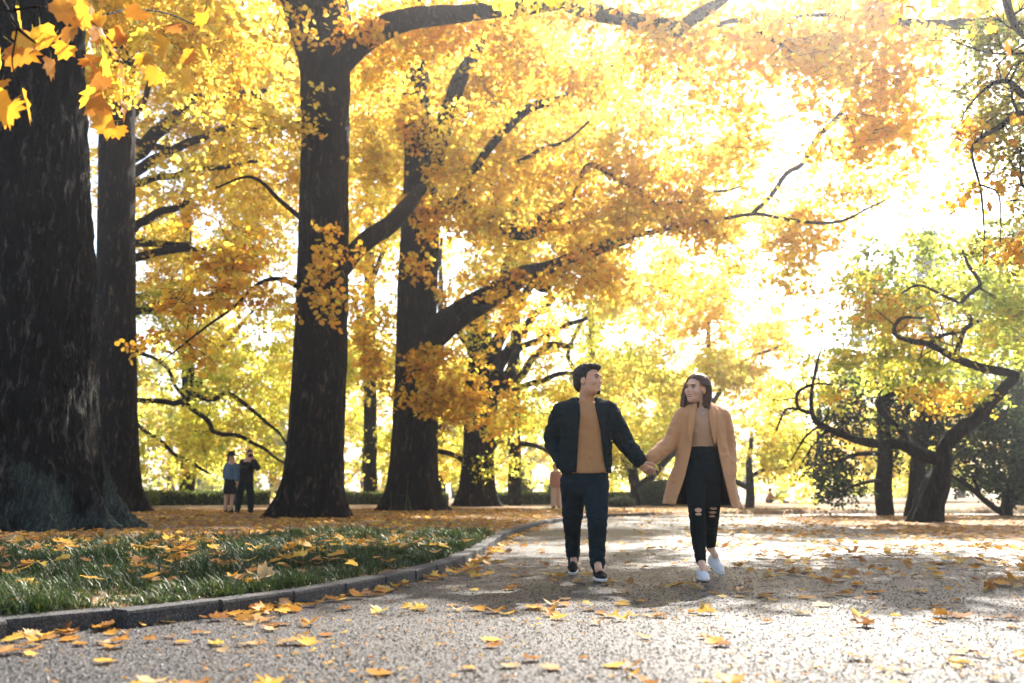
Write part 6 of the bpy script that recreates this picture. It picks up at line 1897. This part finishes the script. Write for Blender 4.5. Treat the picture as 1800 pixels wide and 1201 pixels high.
def camera_man(e, M):
    hd = M(437, 1.61, -.03)
    def body(F):
        F.ell(hd, (.075, .09, .115)); F.ell(hd + [.03, -.04, -.03], (.06, .055, .07)); F.cap(hd, M(433, 1.42), .055, .06)
        F.cap(hd + [.06, -.08, 0], hd + [.075, -.10, -.02], .012, .014)
        F.cap(M(433, 1.4), M(431, .95), .13, .13, .04)
        F.chain([M(427, .9), M(421, .5, .02), M(418, .08, .04)], [.09, .06, .045]); F.chain([M(436, .9), M(441, .5, -.03), M(442, .08, -.02)], [.09, .06, .045])
        a, b = M(446, 1.50, -.20), M(441, 1.42, -.24)
        F.chain([M(444, 1.38), M(453, 1.22, -.12), a], [.055, .05, .032]); F.chain([M(424, 1.38), M(429, 1.18, -.22), b], [.055, .05, .032])
        hand(F, a, (-.2, -.3, .9), (-.8, -.4, 0), 1, 1.05); hand(F, b, (.5, -.3, .8), (.5, -.3, 0), -1, 1.05)
    part(e, 'body', 'skin', LO, HI, body)
    part(e, 'hair', 'hair_black', LO, HI, lambda F: (F.ell(hd + [-.01, .015, .03], (.09, .105, .105)), F.cut(lambda X, Y, Z: (hd[2] + .02 + .5 * (X - hd[0]) - .4 * (Y - hd[1])) - Z), F.wrinkle(.006, 30)))
    def top(F):
        F.loft([(M(432, 0)[0], 0, .86, .19, .135), (M(432, 0)[0], 0, 1.1, .19, .14), (M(433, 0)[0], 0, 1.34, .215, .135), (M(433, 0)[0], 0, 1.46, .09, .08)], .03)
        F.chain([M(443, 1.39), M(453, 1.23, -.12), M(448, 1.42, -.19)], [.082, .07, .055], .03); F.chain([M(424, 1.39), M(429, 1.19, -.22), M(438, 1.36, -.235)], [.082, .07, .055], .03)
        F.wrinkle(.009, 9)
    part(e, 'shirt', 'cloth_black', LO, HI, top)
    def tr(F):
        F.cap(M(428, .88), M(436, .88), .115, .115, .05)
        F.chain([M(427, .85), M(421, .5, .02), M(418, .07, .04)], [.11, .085, .07], .04); F.chain([M(436, .85), M(441, .5, -.03), M(442, .07, -.02)], [.11, .085, .07], .04)
        F.wrinkle(.006, 10)
    part(e, 'trousers', 'jeans_black', LO, HI, tr)
    for a, y in ((418, .04), (442, -.02)):
        part(e, 'shoe', 'shoe_black', LO, HI, lambda F: (F.cap(M(a, .05, y + .04), M(a + 3, .04, y - .14), .05, .045), F.cap(M(a, .05, y + .03), M(a, .10, y + .03), .055, .05), F.cut(lambda X, Y, Z: .001 - Z + 0 * X + 0 * Y)))
far_person(27.7, 432, zc, 'man in black lifting a camera to his eye beside the woman in the hat', camera_man)
g = tag(obj('camera', None) if False else empty('handheld_camera', tuple(np.array([P(447, 868, 27.7)[0] - .06, 27.7 - .30, zc + 1.56]))), 'small dark camera held up by the man in black', 'camera')
for nm, c, r in (('camera_body', (0, 0, 0), (.065, .03, .042)), ('lens', (.03, -.05, 0), (.03, .04, .03))):
    F = Field(np.array(c) - .1, np.array(c) + .1, .007)
    if nm == 'lens': F.cap((.02, -.02, 0), (.03, -.08, 0), .028, .026, 0)
    else:
        s_ = tuple(slice(0, n_) for n_ in F.n); X, Y, Z = F.pts(s_)
        F.f = np.maximum(np.maximum(np.abs(X) - .065, np.abs(Y) - .028), np.abs(Z) - .042).astype(np.float32); F.cap((0, 0, .03), (0, 0, .05), .025, .02, .01)
    F.mesh(nm, MAT['shoe_black'], g)

zw = float(lawn_z(np.array([1.3]), np.array([36.]))[0])
def walker(e, M):
    hd = M(977, 1.47)
    def body(F):
        F.ell(hd, (.075, .09, .11)); F.cap(hd, M(977, 1.28), .045, .05); F.cap(M(977, 1.28), M(977, .8), .10, .10, .04)
        F.chain([M(974, .8), M(973, .45), M(973, .07)], [.08, .055, .04]); F.chain([M(981, .8), M(982, .45, .05), M(983, .07, .1)], [.08, .055, .04])
        F.chain([M(971, 1.24), M(970, 1.0), M(972, .8, -.05)], [.05, .042, .03]); F.chain([M(983, 1.24), M(985, 1.0), M(985, .8, -.05)], [.05, .042, .03])
        hand(F, M(972, .8, -.05), (0, -.1, -1), (1, 0, 0), 1); hand(F, M(985, .8, -.05), (0, -.1, -1), (-1, 0, 0), -1)
    part(e, 'body', 'skin_light', LO, HI, body, .015)
    part(e, 'hair', 'hair_black', LO, HI, lambda F: (F.ell(hd + [0, .01, .02], (.10, .105, .125)), F.cap(hd, hd + [0, .04, -.14], .095, .08), F.cut(lambda X, Y, Z: np.minimum(-.03 - Y + hd[1], .06 - np.abs(X - hd[0])) - 10 * (Z > hd[2] + .07))), .015)
    part(e, 'coat', 'coat_rose', LO, HI, lambda F: (F.loft([(M(978, 0)[0], 0, .72, .20, .16), (M(978, 0)[0], 0, 1.0, .165, .135), (M(978, 0)[0], 0, 1.2, .18, .125), (M(977, 0)[0], 0, 1.33, .08, .075)], .03), F.chain([M(971, 1.24), M(969.5, 1.0), M(971.5, .82, -.05)], [.07, .062, .055], .03), F.chain([M(983, 1.24), M(986, 1.0), M(985.5, .82, -.05)], [.07, .062, .055], .03)), .015)
    part(e, 'trousers', 'trousers_beige', LO, HI, lambda F: (F.cap(M(975, .8), M(980, .8), .10, .10), F.chain([M(974, .8), M(973, .45), M(973, .06)], [.10, .085, .085], .03), F.chain([M(981, .8), M(982, .45, .05), M(983, .06, .1)], [.10, .085, .085], .03)), .015)
    for a, y in ((973, 0.), (983, .1)):
        part(e, 'shoe', 'shoe_black', LO, HI, lambda F: (F.cap(M(a, .045, y + .02), M(a, .04, y - .16), .045, .04), F.cut(lambda X, Y, Z: .001 - Z + 0 * X + 0 * Y)), .015)
far_person(35.5, 977, zw, 'walker in rose coat and beige trousers half hidden behind the man', walker)

def sitter(e, M):
    hd = M(1354, .72)
    def body(F):
        F.ell(hd, (.08, .09, .11)); F.cap(hd, M(1354, .5), .05, .055); F.cap(M(1354, .5), M(1352, .14), .11, .13, .04)
        F.chain([M(1354, .14, -.08), M(1367, .36, -.1), M(1378, .06, -.1)], [.08, .06, .045]); F.chain([M(1354, .14, .08), M(1369, .28, .1), M(1381, .05, .1)], [.08, .06, .045])
        F.chain([M(1354, .5, -.14), M(1358, .34, -.2), M(1364, .36, -.14)], [.05, .04, .03]); F.chain([M(1354, .5, .14), M(1350, .3, .2), M(1348, .06, .2)], [.05, .04, .03])
        hand(F, M(1364, .36, -.14), (1, 0, .1), (0, 0, -1), 1); hand(F, M(1348, .06, .2), (.3, 0, -.3), (0, 0, -1), 1)
    lo, hi = (-.6, -.5, -.05), (1.1, .5, 1.0)
    part(e, 'body', 'skin', lo, hi, body, .02)
    part(e, 'hair', 'hair_black', lo, hi, lambda F: (F.ell(hd + [-.02, 0, .03], (.095, .10, .11)), F.cut(lambda X, Y, Z: np.minimum(X - hd[0] - .03, hd[2] + .06 - Z) + 0 * Y)), .02)
    part(e, 'shirt', 'coat_rose', lo, hi, lambda F: (F.cap(M(1354, .46), M(1352, .16), .15, .16, .04), F.chain([M(1354, .5, -.14), M(1358, .34, -.2), M(1362, .355, -.16)], [.07, .06, .05]), F.chain([M(1354, .5, .14), M(1350, .3, .2), M(1348, .12, .2)], [.07, .06, .05])), .02)
    part(e, 'trousers', 'jeans_navy', lo, hi, lambda F: (F.cap(M(1352, .13), M(1354, .13), .16, .15), F.chain([M(1354, .14, -.08), M(1367, .36, -.1), M(1377, .08, -.1)], [.10, .08, .06]), F.chain([M(1354, .14, .08), M(1369, .28, .1), M(1380, .07, .1)], [.10, .08, .06])), .02)
    for a, y in ((1378, -.1), (1381, .1)):
        part(e, 'shoe', 'shoe_black', lo, hi, lambda F: (F.cap(M(a, .05, y), M(a + 5, .07, y), .05, .045), F.cut(lambda X, Y, Z: .001 - Z + 0 * X + 0 * Y)), .02)
far_person(58, 1356, float(lawn_z(np.array([15.]), np.array([58.]))[0]) - .0, 'tiny person sitting on the bright far lawn to the right', sitter)
print('LEAVES', LEAVES, 'TRIS', sum(sum(len(p.vertices) - 2 for p in o.data.polygons) if len(o.data.polygons) < 3000 else len(o.data.loops) - 2 * len(o.data.polygons) for o in bpy.data.objects if o.type == 'MESH'))
